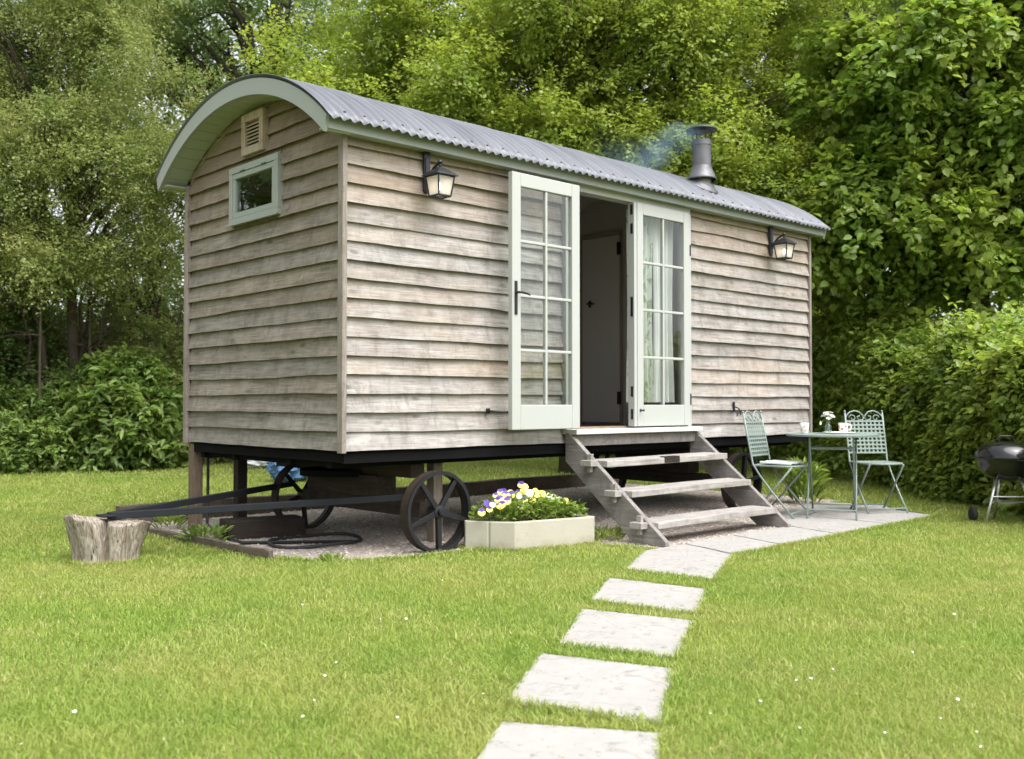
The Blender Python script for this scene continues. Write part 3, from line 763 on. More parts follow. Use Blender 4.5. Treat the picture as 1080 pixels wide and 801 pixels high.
# flue
fl = empty('chimney', (4.075, .16, 0)); fl.parent = hut
zr = ZO + math.sqrt((RO + .02) ** 2 - (.16 - YC) ** 2)
nrm = Vector((0, .16 - YC, zr - ZO)).normalized(); mt = nrm.to_track_quat('Z', 'Y').to_matrix().to_4x4()
MB().lathe([(.165, -.012), (.165, .006), (.145, .014), (.12, .03), (.10, .05), (.10, .055)], 28, (0, 0, zr), mt).build('flashing', M['flue_grey'], fl, smooth=True)
MB().lathe([(.136, zr + .055), (.140, zr + .056), (.139, zr + .07), (.128, zr + .088), (.112, zr + .125), (.098, zr + .16), (.092, zr + .185)], 32, caps=False).build('skirt', M['flue_grey'], fl, smooth=True)
MB().lathe([(.088, zr - .05), (.088, zr + .375), (.093, zr + .377), (.093, zr + .415), (.088, zr + .417), (.088, zr + .43), (.080, zr + .43), (.080, zr + .33)], 32, caps=False).build('flue_pipe', M['flue_grey'], fl, smooth=False)
MB().lathe([(.144, zr + .520), (.147, zr + .524), (.140, zr + .536), (.10, zr + .556), (.05, zr + .568), (.018, zr + .571), (.010, zr + .582), (0, zr + .583)], 32).build('cowl', M['cap_dark'], fl, smooth=True)
for i in range(4):
    a = PI / 4 + i * PI / 2 + .3
    MB().beam((.084 * math.cos(a), .084 * math.sin(a), zr + .42), (.112 * math.cos(a), .112 * math.sin(a), zr + .535), .013, .005).build('cowl_strut', M['cap_dark'], fl)

# chassis, axles, wheels
ch = MB()
for y in (.22, .75, 1.55, 2.06): ch.box((.06, y, .60), (L_ - .06, y + .05, .712))
for x in (.10, 1.4, 2.6, 3.8, 5.5): ch.box((x, .275, .605), (x + .06, .745, .70)); ch.box((x, .805, .605), (x + .06, 1.545, .70)); ch.box((x, 1.605, .605), (x + .06, 2.055, .70))
ch.box((.045, .045, .705), (L_ - .045, W_ - .045, .772))
ch.box((.04, .035, .640), (L_ - .04, .060, .704)); ch.box((.04, .062, .645), (.07, W_ - .062, .7035))
ch.build('chassis', M['chassis'], hut)
XW = (.785, 4.52)
for i, x in enumerate(XW):
    ax = MB(); ax.box((x - .06, .12, .23), (x + .06, 1.68, .34)); ax.box((x - .09, .60, .342), (x + .09, 1.55, .50)); ax.box((x - .06, .22, .502), (x + .06, W_ - .22, .598))
    ax.build('axle_beam', M['dark_timber'], hut, bevel=.006)
tt = MB(); tt.lathe([(.34, .5), (.34, .545), (0, .545)], 28, (XW[0], YC, -.02)); tt.tube([(XW[0], YC, .25), (XW[0], YC, .6)], .05, 10)
tt.build('turntable', M['chassis'], hut)
def wheel(x, y0, out, a0):
    """wheel with its outer face towards out (+1 or -1) in y"""
    wo = empty('wheel', (x, y0, .28)); wo.parent = hut
    rot = Matrix.Rotation(R(90 if out < 0 else -90), 4, 'X')
    MB().lathe([(.262, .0), (.262, -.085), (.280, -.085), (.280, 0), (.262, 0)], 56, (0, 0, 0), rot, caps=False).build('tyre', M['rust'], wo, smooth=False)
    rm = MB().lathe([(.257, .004), (.282, .004), (.282, -.010), (.2795, -.011), (.2645, -.012), (.2615, -.050), (.257, -.050), (.257, .004)], 56, (0, 0, 0), rot, caps=False).build('rim', M['hub'], wo)
    MB().lathe([(.0, .03), (.022, .03), (.026, .022), (.026, .005), (.045, .0), (.048, -.03), (.048, -.09), (.03, -.11), (0, -.11)], 20, (0, 0, 0), rot, caps=False).build('hub', M['hub'], wo, smooth=False)
    for k in range(5):
        a = a0 + k * 2 * PI / 5; d = Vector((math.cos(a), 0, math.sin(a))); s_ = Vector((-math.sin(a), 0, math.cos(a)))
        sp = MB()
        for (w0, w1, ya, yb) in ((.020, .015, -.004, -.016), (.006, .005, -.016, -.050)):
            vs = []
            for rr, ww in ((.040, w0), (.259, w1)):
                for sx in (-1, 1):
                    for yy in (ya, yb):
                        q = d * rr + s_ * ww * sx; vs.append((q.x, out * yy, q.z))
            sp.add(vs, [(0, 1, 3, 2), (4, 6, 7, 5), (0, 2, 6, 4), (1, 5, 7, 3), (0, 4, 5, 1), (2, 3, 7, 6)])
        sp.build('spoke', M['hub'], wo, bevel=.002)
    return wo
wheel(XW[0], -.030, -1, -PI / 2 + .02); wheel(XW[1], -.0, -1, -PI / 2 + .5)
wheel(XW[0], 1.78, 1, -PI / 2 + .1); wheel(XW[1], 1.78, 1, .2)
# drawbar
db = MB(); db.beam((-1.02, 1.175, .292), (.72, .20, .375), .045, .046); db.beam((-1.02, 1.205, .290), (.72, 1.80, .375), .045, .044); db.box((-1.09, 1.13, .287), (-.93, 1.25, .302))
db.build('drawbar', M['drawbar'], hut, bevel=.004)

# ------------------------------------------------------------------ steps
sp = empty('wooden_steps', (2.87, -.5, 0), 0, 'grey open wooden steps with three treads leading up to the doorway', 'steps')
ox, oy = 2.87, -.5
def stringer(x0, x1):
    poly = [(-.035, .800), (-.985, .045), (-.985, -.03), (-.735, -.03), (.0, .58), (.0, .800)]
    return MB().prism([(y - oy, z) for y, z in poly], 'x', x0 - ox, x1 - ox)
stringer(2.065, 2.110).build('stringer', M['step_yz'], sp, bevel=.004); stringer(3.662, 3.707).build('stringer', M['step_yz'], sp, bevel=.004)
for i, (yf, z) in enumerate(((-.400, .598), (-.640, .385), (-.885, .170))):
    t = MB(); k = 24; vs = []; us = np.linspace(2.112, 3.660, k)
    wv = mk_wav(500 + i, .004)
    for u in us:
        dz = .004 * math.sin(u * 2 + i); fwv = wv(u)
        vs += [(u - ox, yf - oy + fwv, z - .048 + dz), (u - ox, yf - oy + fwv, z + dz), (u - ox, yf + .235 - oy, z + dz + .003), (u - ox, yf + .235 - oy, z - .045 + dz)]
    fs = [(4 * q + a, 4 * q + 4 + a, 4 * q + 4 + (a + 1) % 4, 4 * q + (a + 1) % 4) for q in range(k - 1) for a in range(4)] + [(0, 1, 2, 3), (4 * k - 4, 4 * k - 1, 4 * k - 2, 4 * k - 3)]
    t.add(vs, fs); tr = t.build('tread', M['tread_x'], sp, bevel=.005)
    if i == 0: MB().box((2.80 - ox, yf - oy - .0045, z - .045), (2.99 - ox, yf - oy + .05, z + .0065)).build('repair_patch', M['brown_timber'], tr)
    # through tenon and its wedge outside each stringer
    for s_, xe in ((-1, 2.065),):
        a, b = sorted((xe, xe + s_ * .075)); yc_ = yf + .115
        tn = MB().box((a - ox, yc_ - .055 - oy, z - .044), (b - ox, yc_ + .055 - oy, z + .002)).build('tenon', M['tread_x'], sp, bevel=.004)
        a, b = sorted((xe + s_ * .012, xe + s_ * .040))
        MB().prism([(yc_ - .016 - oy, z - .09), (yc_ + .012 - oy, z - .09), (yc_ + .022 - oy, z + .048), (yc_ - .026 - oy, z + .048)], 'x', a - ox, b - ox).build('wedge', M['tread_x'], tn, bevel=.002)
MB().box((2.111 - ox, -.06 - oy, .695), (3.661 - ox, -.025 - oy, .782)).build('top_rail', M['step_yz'], sp, bevel=.004)

# ------------------------------------------------------------------ curtains inside the closed leaf
def curtain(x0, x1, m, label, seed, gather):
    r_ = random.Random(seed); nu, nv_ = 60, 30; vs = []
    for j in range(nv_):
        t = j / (nv_ - 1); z = 2.70 - t * 1.66
        pull = gather * math.exp(-((t - .55) / .4) ** 2)
        for i in range(nu):
            s_ = i / (nu - 1); x = x0 + (x1 - x0) * (s_ * (1 - pull * .35) + pull * .15)
            y = .12 + .028 * math.sin(s_ * 22 + seed + .6 * math.sin(t * 3)) * (.55 + .45 * t) + .012 * math.sin(s_ * 47 + seed * 2)
            vs.append((x - (x0 + x1) / 2, y, z))
    fs = [(j * nu + i, j * nu + i + 1, (j + 1) * nu + i + 1, (j + 1) * nu + i) for j in range(nv_ - 1) for i in range(nu - 1)]
    o = MB().add(vs, fs).build('curtain', m, smooth=True, loc=((x0 + x1) / 2, 0, 0))
    return tag(o, label, 'curtain', 'curtains behind the closed door leaf')
curtain(2.97, 3.27, M['curtain_print'], 'leaf printed curtain behind the left panes of the closed door', 1, .5)
curtain(3.28, 3.60, M['curtain_white'], 'plain white curtain behind the right panes of the closed door', 4, .6)

# ------------------------------------------------------------------ things under and around the hut
def prop_post(x, y, w_, z1, m, label, z0=-.02):
    o = MB().box((-w_ / 2, -w_ / 2, z0), (w_ / 2, w_ / 2, z1)).build('timber_prop', m, bevel=.004, loc=(x, y, 0)); tag(o, label, 'prop', 'timber props under the hut')
prop_post(.075, 2.235, .085, .708, M['prop_timber'], 'brown square prop under the back corner of the gable, left of all')
prop_post(.46, 2.215, .085, .598, M['dark_timber'], 'dark square prop second from the left under the gable')
prop_post(1.08, .40, .085, .598, M['pale_prop'], 'pale square prop standing right behind the front iron wheel')
bx_ = MB().box((-.30, -.14, 0), (.30, .14, .14)).build('timber_block', M['brown_timber'], bevel=.008, loc=(.30, 1.55, .004)); bx_.rotation_euler = (0, 0, R(-14)); tag(bx_, 'big brown timber block lying on gravel below the drawbar', 'timber block')
hs_ = MB()
pts = [(.40 + .36 * math.cos(a) * (1 + .05 * math.sin(2 * a)), .95 + .30 * math.sin(a), .022 + .008 * math.sin(3 * a)) for a in np.linspace(0, 2 * PI * 1.85, 70)]
pts = [(-.02 + .0 * i, 1.75, .70 - i * .08) for i in range(8)][:0] + pts
pts += [(-.05, 1.2, .022), (.0, 1.7, .03), (.12, 2.12, .06), (.155, 2.18, .25), (.16, 2.19, .45), (.165, 2.2, .69)]
hs_.tube([(x - .4, y - .95, z) for x, y, z in pts], .012, 8); o = hs_.build('hose', M['rubber'], smooth=True, loc=(.4, .95, 0)); tag(o, 'black hose coiled on the gravel under the hut', 'hose')

# timber edging of the gravel
def edging(p, q, label, h=.075, w_=.04):
    p, q = Vector(p), Vector(q); d = q - p; k = 14; vs = []
    s_ = Vector((-d.y, d.x, 0)).normalized()
    for i in range(k):
        t = i / (k - 1); c = d * t; jit = .008 * nz(t * 5, h * 40)
        for a, z in ((-w_ / 2, -.02), (w_ / 2, -.02), (w_ / 2 + jit, h + jit), (-w_ / 2 + jit, h + jit * 1.4)): vs.append((c.x + s_.x * a, c.y + s_.y * a, z))
    fs = [(4 * q_ + a, 4 * q_ + 4 + a, 4 * q_ + 4 + (a + 1) % 4, 4 * q_ + (a + 1) % 4) for q_ in range(k - 1) for a in range(4)] + [(0, 1, 2, 3), (4 * k - 4, 4 * k - 1, 4 * k - 2, 4 * k - 3)]
    o = MB().add(vs, fs).build('timber_edging', M['edging'], bevel=.004, loc=p); tag(o, label, 'edging', 'timber edging of the gravel')
edging((-.235, .47, 0), (-.27, 1.55, 0), 'rotten edging board at the near left of the gravel', .06, .035)
edging((-.275, 1.62, 0), (-.26, 2.98, 0), 'edging board at the left of the gravel behind the drawbar', .05)
edging((-.24, 3.02, 0), (6.2, 3.02, 0), 'long dark edging sleeper behind the gravel under the hut', .16, .10)

# stump
def stump():
    n = 120; rows = 26; vs = []; H = .275
    def ad(a, c): return abs(((a - c + PI) % (2 * PI)) - PI)
    fa = -2.02                                        # the big split faces the garden
    for j in range(rows):
        t = j / (rows - 1)
        for i in range(n):
            a = 2 * PI * i / n
            rad = .188 + .075 * t ** 1.2 + .025 * math.exp(-t * 10)
            rad *= 1 + .07 * math.sin(2 * a + 1) + .05 * math.sin(3 * a + .6 + .5 * t) + .025 * math.sin(7 * a + 2 * t)
            rad *= 1 + .020 * nz(a * 6 + .4 * nz(t * 3, 2), 3) + .012 * nz(a * 15 + t, 5)
            d = ad(a, fa + .05 * math.sin(t * 4)); wv_ = .05 + .10 * t
            rad *= 1 - .58 * math.exp(-(d / wv_) ** 2) * (.35 + .65 * t)
            for c, w_, dp in ((fa - .95, .05, .13), (fa + .75, .06, .12), (fa - .42, .03, .06), (fa + .36, .03, .07), (fa + 1.5, .06, .12), (fa - 1.7, .07, .14), (fa + 2.6, .06, .1)):
                rad *= 1 - dp * math.exp(-(ad(a, c + .06 * math.sin(t * 5 + c)) / w_) ** 2) * (.25 + .75 * t)
            notch = .13 * math.exp(-(d / .16) ** 2)
            tilt = .040 * math.cos(a - fa + 1.2) + .018 * nz(a * 1.5, 8) + .010 * nz(a * 7, 4)
            vs.append((rad * math.cos(a) * .99, rad * math.sin(a) * .92, max(-.02, t * (H + tilt - notch) - .012)))
    fs = [(j * n + i, j * n + (i + 1) % n, (j + 1) * n + (i + 1) % n, (j + 1) * n + i) for j in range(rows - 1) for i in range(n)]
    base = (rows - 1) * n
    for q, s_ in enumerate((.93, .78, .55, .3)):
        o0 = len(vs)
        for i in range(n):
            v = vs[base + i]; a = 2 * PI * i / n
            vs.append((v[0] * s_, v[1] * s_, .265 + (v[2] - .265) * s_ + .010 * nz(a * 9, q) * s_ - .012 * math.exp(-(ad(a, fa) / .2) ** 2)))
        p0 = base if q == 0 else o0 - n
        fs += [(p0 + i, p0 + (i + 1) % n, o0 + (i + 1) % n, o0 + i) for i in range(n)]
    c = len(vs); vs.append((0, 0, .262)); fs += [(c - n + i, c - n + (i + 1) % n, c) for i in range(n)]
    o = MB().add(vs, fs).build('tree_stump', M['stump'], smooth=True, loc=(-1.03, 1.20, 0))
    tag(o, 'silvery split log stump holding the tip of the drawbar', 'stump')
stump()

# stone trough with violas
tr = empty('planter', (1.40, -.20, 0), 0, 'buff stone trough planted with violas beside the iron wheel', 'planter')
tp = [(-.42, .13), (-.337, -.005), (-.322, -.012), (-.326, -.028), (-.225, -.170), (.43, -.315), (.47, -.285), (.50, .10), (.30, .22), (-.36, .22)]
def ringp(s_, z): return [(x * s_[0] + s_[2], y * s_[1] + s_[3], z) for x, y in tp]
mb = MB(); k = len(tp)
r0, r1, r2, r3 = ringp((1, 1, 0, 0), -.02), ringp((1, 1, 0, 0), .205), ringp((.86, .78, 0, 0), .205), ringp((.85, .77, 0, 0), .13)
mb.add(r0 + r1 + r2 + r3, [(q * k + i, q * k + (i + 1) % k, (q + 1) * k + (i + 1) % k, (q + 1) * k + i) for q in range(3) for i in range(k)] + [tuple(range(k))[::-1]])
mb.build('trough', M['trough'], tr, bevel=.012, segs=3)
MB().add(ringp((.855, .775, 0, 0), .165), [tuple(range(k))]).build('soil', M['soil'], tr)

# ------------------------------------------------------------------ leaf machinery
def unit(a): return a / (np.linalg.norm(a, axis=-1, keepdims=True) + 1e-9)
def leaf_verts(P, A, Nn, L, W, six=False, curl=.12):
    """P base points, A axes, Nn normals (unit, not yet orthogonal)"""
    A = unit(A); Nn = unit(Nn - A * (Nn * A).sum(1, keepdims=True)); S = np.cross(Nn, A); L = L[:, None]; W = W[:, None]; n = len(P)
    if not six:
        V = np.stack([P, P + A * L * .5 + S * W * .5 + Nn * L * .06, P + A * L - Nn * L * curl, P + A * L * .5 - S * W * .5 + Nn * L * .06], 1)
        F = (np.arange(n) * 4)[:, None] + np.array([[0, 1, 2, 3]])
        return V.reshape(-1, 3), F
    V = np.stack([P, P + A * L * .28 + S * W * .46 + Nn * L * .05, P + A * L * .68 + S * W * .40 + Nn * L * .03, P + A * L - Nn * L * curl,
                  P + A * L * .68 - S * W * .40 + Nn * L * .03, P + A * L * .28 - S * W * .46 + Nn * L * .05], 1)
    b = np.arange(n) * 6
    F = np.concatenate([b[:, None] + np.array([[0, 1, 2, 3]]), b[:, None] + np.array([[0, 3, 4, 5]])], 0)
    return V.reshape(-1, 3), F

def sprays(C, O, per, spread, L, W, twigs=5, up=.35, droop=.2, flat=.8, six=False, curl=.12, jit=.14):
    """leaf sprays at cluster centres C growing outward along O"""
    n = len(C); tot = n * per
    T = unit(O[:, None, :] * .75 + rng.normal(size=(n, twigs, 3)) * .62 + np.array([0, 0, up]))
    tl = (spread if np.ndim(spread) else np.full(n, spread))
    ci = np.repeat(np.arange(n), per); ti = rng.integers(0, twigs, tot); u = rng.random(tot) ** .8
    d = T[ci, ti]; sp_ = tl[ci][:, None]
    P = C[ci] + d * sp_ * u[:, None] + rng.normal(size=(tot, 3)) * jit * sp_ * .6
    P[:, 2] -= droop * (u ** 2) * tl[ci]
    side = np.cross(d, np.array([0, 0, 1.0])); side = unit(side + 1e-6) * np.where(rng.random(tot) < .5, -1, 1)[:, None]
    A = d * .55 + side * .7 + rng.normal(size=(tot, 3)) * .35 + np.array([0, 0, -.22])
    Nn = np.array([0, 0, 1.0]) * flat + O[ci] * .45 + rng.normal(size=(tot, 3)) * .42
    s = (.65 + .6 * rng.random(tot))
    return leaf_verts(P, A, Nn, L * s, W * s, six, curl)

def lobes_clusters(lobes, n, shell=.45, seed=0):
    """cluster centres inside a set of ellipsoid lobes (centre, radii), denser at the outside, with outward directions"""
    vol = np.array([r[0] * r[1] * r[2] for c, r in lobes]) ** .72; k = rng.choice(len(lobes), n, p=vol / vol.sum())
    c = np.array([l[0] for l in lobes])[k]; r = np.array([l[1] for l in lobes])[k]
    d = unit(rng.normal(size=(n, 3))); rad = rng.random(n) ** shell
    return c + d * r * rad[:, None], unit(d / r * r.mean(1, keepdims=True) + np.array([0, 0, .25]))

VR, VF, VU = np.array([math.cos(yaw), -math.sin(yaw), 0]), np.array([math.sin(yaw), math.cos(yaw), 0]), np.array([0, 0, 1.0])
def sublobes(lobes, k, fr=(.30, .46), fz=.62):
    out = []
    for c, r in lobes:
        c = np.array(c); r = np.array(r)
        for _ in range(k):
            d = unit(rng.normal(size=3)); d[2] = d[2] * .8 + .12
            f = fr[0] + (fr[1] - fr[0]) * rng.random(); rr = f * r.mean()
            out.append((tuple(c + d * r * (.35 + .6 * rng.random() ** .6)), (rr, rr, rr * fz)))
    return out
def rot_lobes(center, items):
    """items: (right, forward, z, r_right, r_forward, r_z) about a ground point; ellipsoids kept round in plan for simplicity"""
    return [((center[0] + VR[0] * a + VF[0] * b, center[1] + VR[1] * a + VF[1] * b, z), (max(ra, rb) * .5 + min(ra, rb) * .5,) * 2 + (rz,)) for a, b, z, ra, rb, rz in items]

def limb_tubes(mb, base, height, r0, targets, lean=(0, 0), seed=0, sides=8, fork=.35):
    r_ = random.Random(seed); base = Vector(base)
    trunk = []; k = 9
    for i in range(k):
        t = i / (k - 1)
        trunk.append(base + Vector((lean[0] * t + .10 * nz(t * 3, seed), lean[1] * t + .10 * nz(t * 3, seed + 9), height * t - .05)))
    mb.tube(trunk, [r0 * (1.25 if i == 0 else 1 - .72 * i / (k - 1)) for i in range(k)], sides)
    for tg in targets:
        tg = Vector(tg); t = min(.97, max(fork, (tg.z - base.z) / height * .72 + r_.uniform(-.12, .05)))
        j = t * (k - 1); i0 = min(k - 2, int(j)); st = trunk[i0].lerp(trunk[i0 + 1], j - i0)
        d = tg - st; pts = []; rr = r0 * (1 - .72 * t) * .55
        for q in range(7):
            s_ = q / 6; pt = st + d * s_ + Vector((.12 * nz(s_ * 4, seed + tg.x), .12 * nz(s_ * 4, seed + tg.y), .18 * d.length * math.sin(s_ * PI) * .5)) * (1 if 0 < q else 0)
            pts.append(pt)
        mb.tube(pts, [max(.006, rr * (1 - .88 * q / 6)) for q in range(7)], 5)
        for _ in range(3):
            q = r_.randint(2, 5); st2 = pts[q]; e = st2 + Vector((r_.uniform(-1, 1), r_.uniform(-1, 1), r_.uniform(-.2, .8))) * r_.uniform(.35, .9)
            mid = (st2 + e) / 2 + Vector((0, 0, .06)); mb.tube([st2, mid, e], [max(.005, rr * .35), max(.004, rr * .22), .003], 4)

def more_stems(mb, n, r0, h, spread, seed):
    r_ = random.Random(seed)
    for _ in range(n):
        a = r_.uniform(0, 6.28); b0 = Vector((math.cos(a), math.sin(a), 0)) * r_.uniform(.15, spread); tip = b0 * r_.uniform(1.2, 2.4) + Vector((r_.uniform(-.5, .5), r_.uniform(-.5, .5), h * r_.uniform(.6, 1)))
        rr = r0 * r_.uniform(.5, 1.1); k = 8
        pts = [b0.lerp(tip, i / (k - 1)) + Vector((.10 * nz(i * .8, seed + a), .10 * nz(i * .9, seed + a * 2), -.05)) for i in range(k)]
        mb.tube(pts, [rr * (1 - .75 * i / (k - 1)) for i in range(k)], 6)
        for _ in range(7):
            i = r_.randint(2, k - 2); e = pts[i] + Vector((r_.uniform(-1, 1), r_.uniform(-1, 1), r_.uniform(-.1, .7))) * r_.uniform(.4, .9)
            mb.tube([pts[i], (pts[i] + e) / 2 + Vector((0, 0, .05)), e], [rr * .3, rr * .2, .003], 4)

def tree(name, label, base, height, r0, lobes, n, per, spread, L, W, leaf, bark='bark', cat='tree', group=None, shell=.45, six=False, up=.35, droop=.2, flat=.8, nlimb=36, lean=(0, 0), seed=1, sink=0., curl=.12, twigs=5, sub=13, stems=0):
    t = empty(name, (base[0], base[1], 0), 0, label, cat, group)
    C, O = lobes_clusters(sublobes(lobes, sub) if sub else lobes, n, shell)
    keep = C[:, 2] > .35; C, O = C[keep], O[keep]
    off = np.array([base[0], base[1], 0])
    V, F = sprays(C, O, per, spread * (.7 + .6 * rng.random(len(C))), L, W, twigs, up, droop, flat, six, curl)
    me = quick_mesh('crown', V - off, F); link('crown', me, leaf, t, recalc=False)
    mb = MB(); sel = rng.choice(len(C), min(nlimb, len(C)), replace=False)
    limb_tubes(mb, (0, 0, 0), height, r0, [tuple(C[i] - off - O[i] * .1) for i in sel], lean, seed)
    if stems: more_stems(mb, stems, .055, height * .6, 1.3, seed)
    mb.build('trunk', M[bark], t, smooth=True)
    return t

def gp(px, D):
    """ground point seen in the direction px/1080 of the picture width at forward distance D (used once, to lay out the garden)"""
    q = CAM + VF * D + VR * (px - 540) / 1057.5 * D; return (float(q[0]), float(q[1]))

# bright spring tree right behind the hut
b = gp(610, 15.2)
tree('maple_tree', 'big bright yellow green tree rising behind the middle of the roof', b, 8.0, .26,
     rot_lobes(b, [(-2.5, -.6, 4.6, 2.0, 1.6, 1.5), (-1.0, -.8, 5.8, 2.2, 1.8, 1.6), (.9, -.9, 5.0, 2.2, 1.7, 1.6), (2.3, -.5, 5.6, 1.9, 1.6, 1.5), (0, 0, 7.4, 2.8, 2.2, 1.7), (-3.4, -.2, 5.9, 1.6, 1.5, 1.5), (3.2, -.4, 4.2, 1.6, 1.4, 1.0), (1.6, -.8, 3.7, 1.8, 1.3, .9), (-.8, -.4, 3.5, 2.0, 1.4, .9), (-2.2, .2, 7.4, 1.8, 1.6, 1.4), (2.6, .3, 7.3, 1.8, 1.6, 1.4), (1.2, -1.3, 4.4, 1.5, 1.2, 1.0), (2.6, -1.2, 3.4, 1.3, 1.1, .9), (3.1, -.9, 5.0, 1.4, 1.2, 1.1), (-.2, -1.4, 4.6, 1.5, 1.2, 1.0), (-1.6, -1.2, 5.6, 1.5, 1.2, 1.0), (.4, -1.2, 6.2, 1.6, 1.3, 1.1)]),
     4600, 84, .44, .062, .043, M['leaf_bright'], shell=.5, flat=.9, up=.3, nlimb=60, seed=3)
# olive hawthorn on the left
b = gp(80, 16.5)
tree('hawthorn_tree', 'olive green small leaved tree filling the upper left, with many thin stems', b, 8.5, .11,
     rot_lobes(b, [(-1.8, -1.0, 5.4, 1.6, 1.5, 1.3), (.2, -1.3, 4.7, 1.7, 1.5, 1.2), (-.6, -.8, 6.6, 2.0, 1.6, 1.5), (1.2, -.5, 5.9, 1.4, 1.4, 1.4), (-1.8, -.3, 3.8, 1.3, 1.3, .9), (.9, -.5, 3.4, 1.4, 1.3, .8), (-1.6, -1.2, 2.9, 1.3, 1.0, .9), (.3, -1.2, 3.0, 1.2, 1.0, .7), (1.5, -.8, 4.4, 1.1, 1.0, .9), (0, 0, 8.0, 2.0, 1.6, 1.3), (-2.6, 0, 6.8, 1.5, 1.5, 1.6)]),
     2900, 95, .46, .047, .030, M['leaf_haw'], shell=.55, flat=.5, up=.1, droop=.3, nlimb=80, seed=5, stems=9)
b = gp(20, 17.4)
tree('hawthorn_tree', 'slim leaning tree with ivy and a thin crown at the far left edge', b, 7.5, .12,
     rot_lobes(b, [(-.6, -.4, 4.4, 1.2, 1.0, 1.2), (.2, -.3, 6.2, 1.3, 1.1, 1.3), (-.2, -.1, 2.8, .7, .7, 1.0)]), 420, 80, .45, .05, .034, M['leaf_dark'], flat=.5, up=.1, nlimb=40, lean=(.4, -.2), seed=8, stems=4)
b = gp(150, 18.5)
tree('hawthorn_tree', 'thin stemmed tree with open crown just left of the gable wall', b, 7.0, .09,
     rot_lobes(b, [(-.3, 0, 3.6, 1.1, 1.0, .9), (.4, .2, 5.0, 1.3, 1.1, 1.1), (-.2, 0, 2.4, .9, .8, .6)]), 330, 80, .45, .052, .034, M['leaf_haw'], flat=.6, up=.15, nlimb=44, lean=(.25, .1), seed=12, stems=6)
# dark tree over the gable
b = gp(290, 19.5)
tree('oak_tree', 'tall dark green tree behind the gable top, sky showing through it', b, 11, .30,
     rot_lobes(b, [(-1.6, 0, 6.8, 1.9, 1.8, 1.5), (.6, -.4, 6.2, 1.9, 1.7, 1.3), (2.2, 0, 7.2, 1.8, 1.7, 1.6), (-.4, 0, 8.6, 2.4, 2.0, 1.6), (-2.4, .2, 8.4, 1.7, 1.7, 1.6), (.4, 0, 4.6, 2.0, 1.6, .9), (2.0, -.2, 5.2, 1.6, 1.5, .9)]),
     1150, 80, .55, .075, .05, M['leaf_dark'], 'bark_dark', shell=.5, nlimb=60, seed=21)
# dark holly, upper right of the chimney
b = gp(865, 18.0)
tree('holly_tree', 'very dark glossy evergreen tree behind the right end of the hut', b, 9.5, .22,
     rot_lobes(b, [(-1.0, 0, 3.6, 1.6, 1.4, 1.5), (.3, -.2, 5.2, 1.7, 1.5, 1.5), (-.5, .1, 6.9, 1.7, 1.5, 1.5), (.9, .2, 7.4, 1.7, 1.5, 1.6), (.8, 0, 3.0, 1.6, 1.4, 1.4), (.2, 0, 8.8, 1.3, 1.3, 1.1), (-2.2, .4, 3.8, 1.5, 1.3, 1.5), (-1.8, .3, 5.6, 1.4, 1.3, 1.4)]),
     2200, 85, .42, .06, .036, M['leaf_holly'], 'bark_dark', shell=.42, flat=.55, nlimb=40, seed=31)
b = gp(960, 20.5)
tree('birch_tree', 'pale olive feathery tree top between the dark evergreen and the lime', b, 10, .14,
     rot_lobes(b, [(-.4, 0, 7.6, 1.3, 1.2, 1.6), (.3, 0, 9.4, 1.1, 1.1, 1.3), (.3, 0, 5.8, 1.3, 1.2, 1.2)]), 420, 80, .5, .055, .038, M['leaf_haw'], flat=.5, nlimb=30, seed=33)
# broad leaved lime on the right
b = gp(1030, 13.3)
tree('lime_tree', 'broad leaved bright green tree towering behind the hedge at right', b, 8.0, .2,
     rot_lobes(b, [(-.9, -.5, 5.3, 1.15, 1.1, 1.0), (-1.3, -.1, 4.0, 1.1, 1.0, .9), (.5, -.7, 4.3, 1.3, 1.1, 1.0), (.2, -.4, 6.4, 1.5, 1.3, 1.1), (1.5, -.3, 5.6, 1.4, 1.2, 1.2), (-.5, -.3, 2.9, 1.5, 1.0, .9), (1.3, -.4, 3.1, 1.4, 1.1, .9), (-.2, .2, 7.6, 1.5, 1.3, 1.1), (1.6, 0, 7.4, 1.5, 1.3, 1.1), (-1.5, .2, 2.7, .9, .9, .8), (-1.9, .1, 3.3, .8, .8, .8), (-1.7, 0, 5.4, .8, .8, .8), (.1, .1, 5.2, 1.5, 1.2, 1.0), (.6, .3, 3.6, 1.5, 1.2, 1.0), (.9, -.1, 6.6, 1.2, 1.1, 1.0), (-.6, .2, 4.3, 1.1, 1.0, 1.0)]),
     2700, 46, .40, .105, .085, M['leaf_lime'], 'bark_dark', shell=.42, six=True, flat=.75, up=.15, droop=.4, nlimb=50, seed=41, curl=.25, twigs=4)

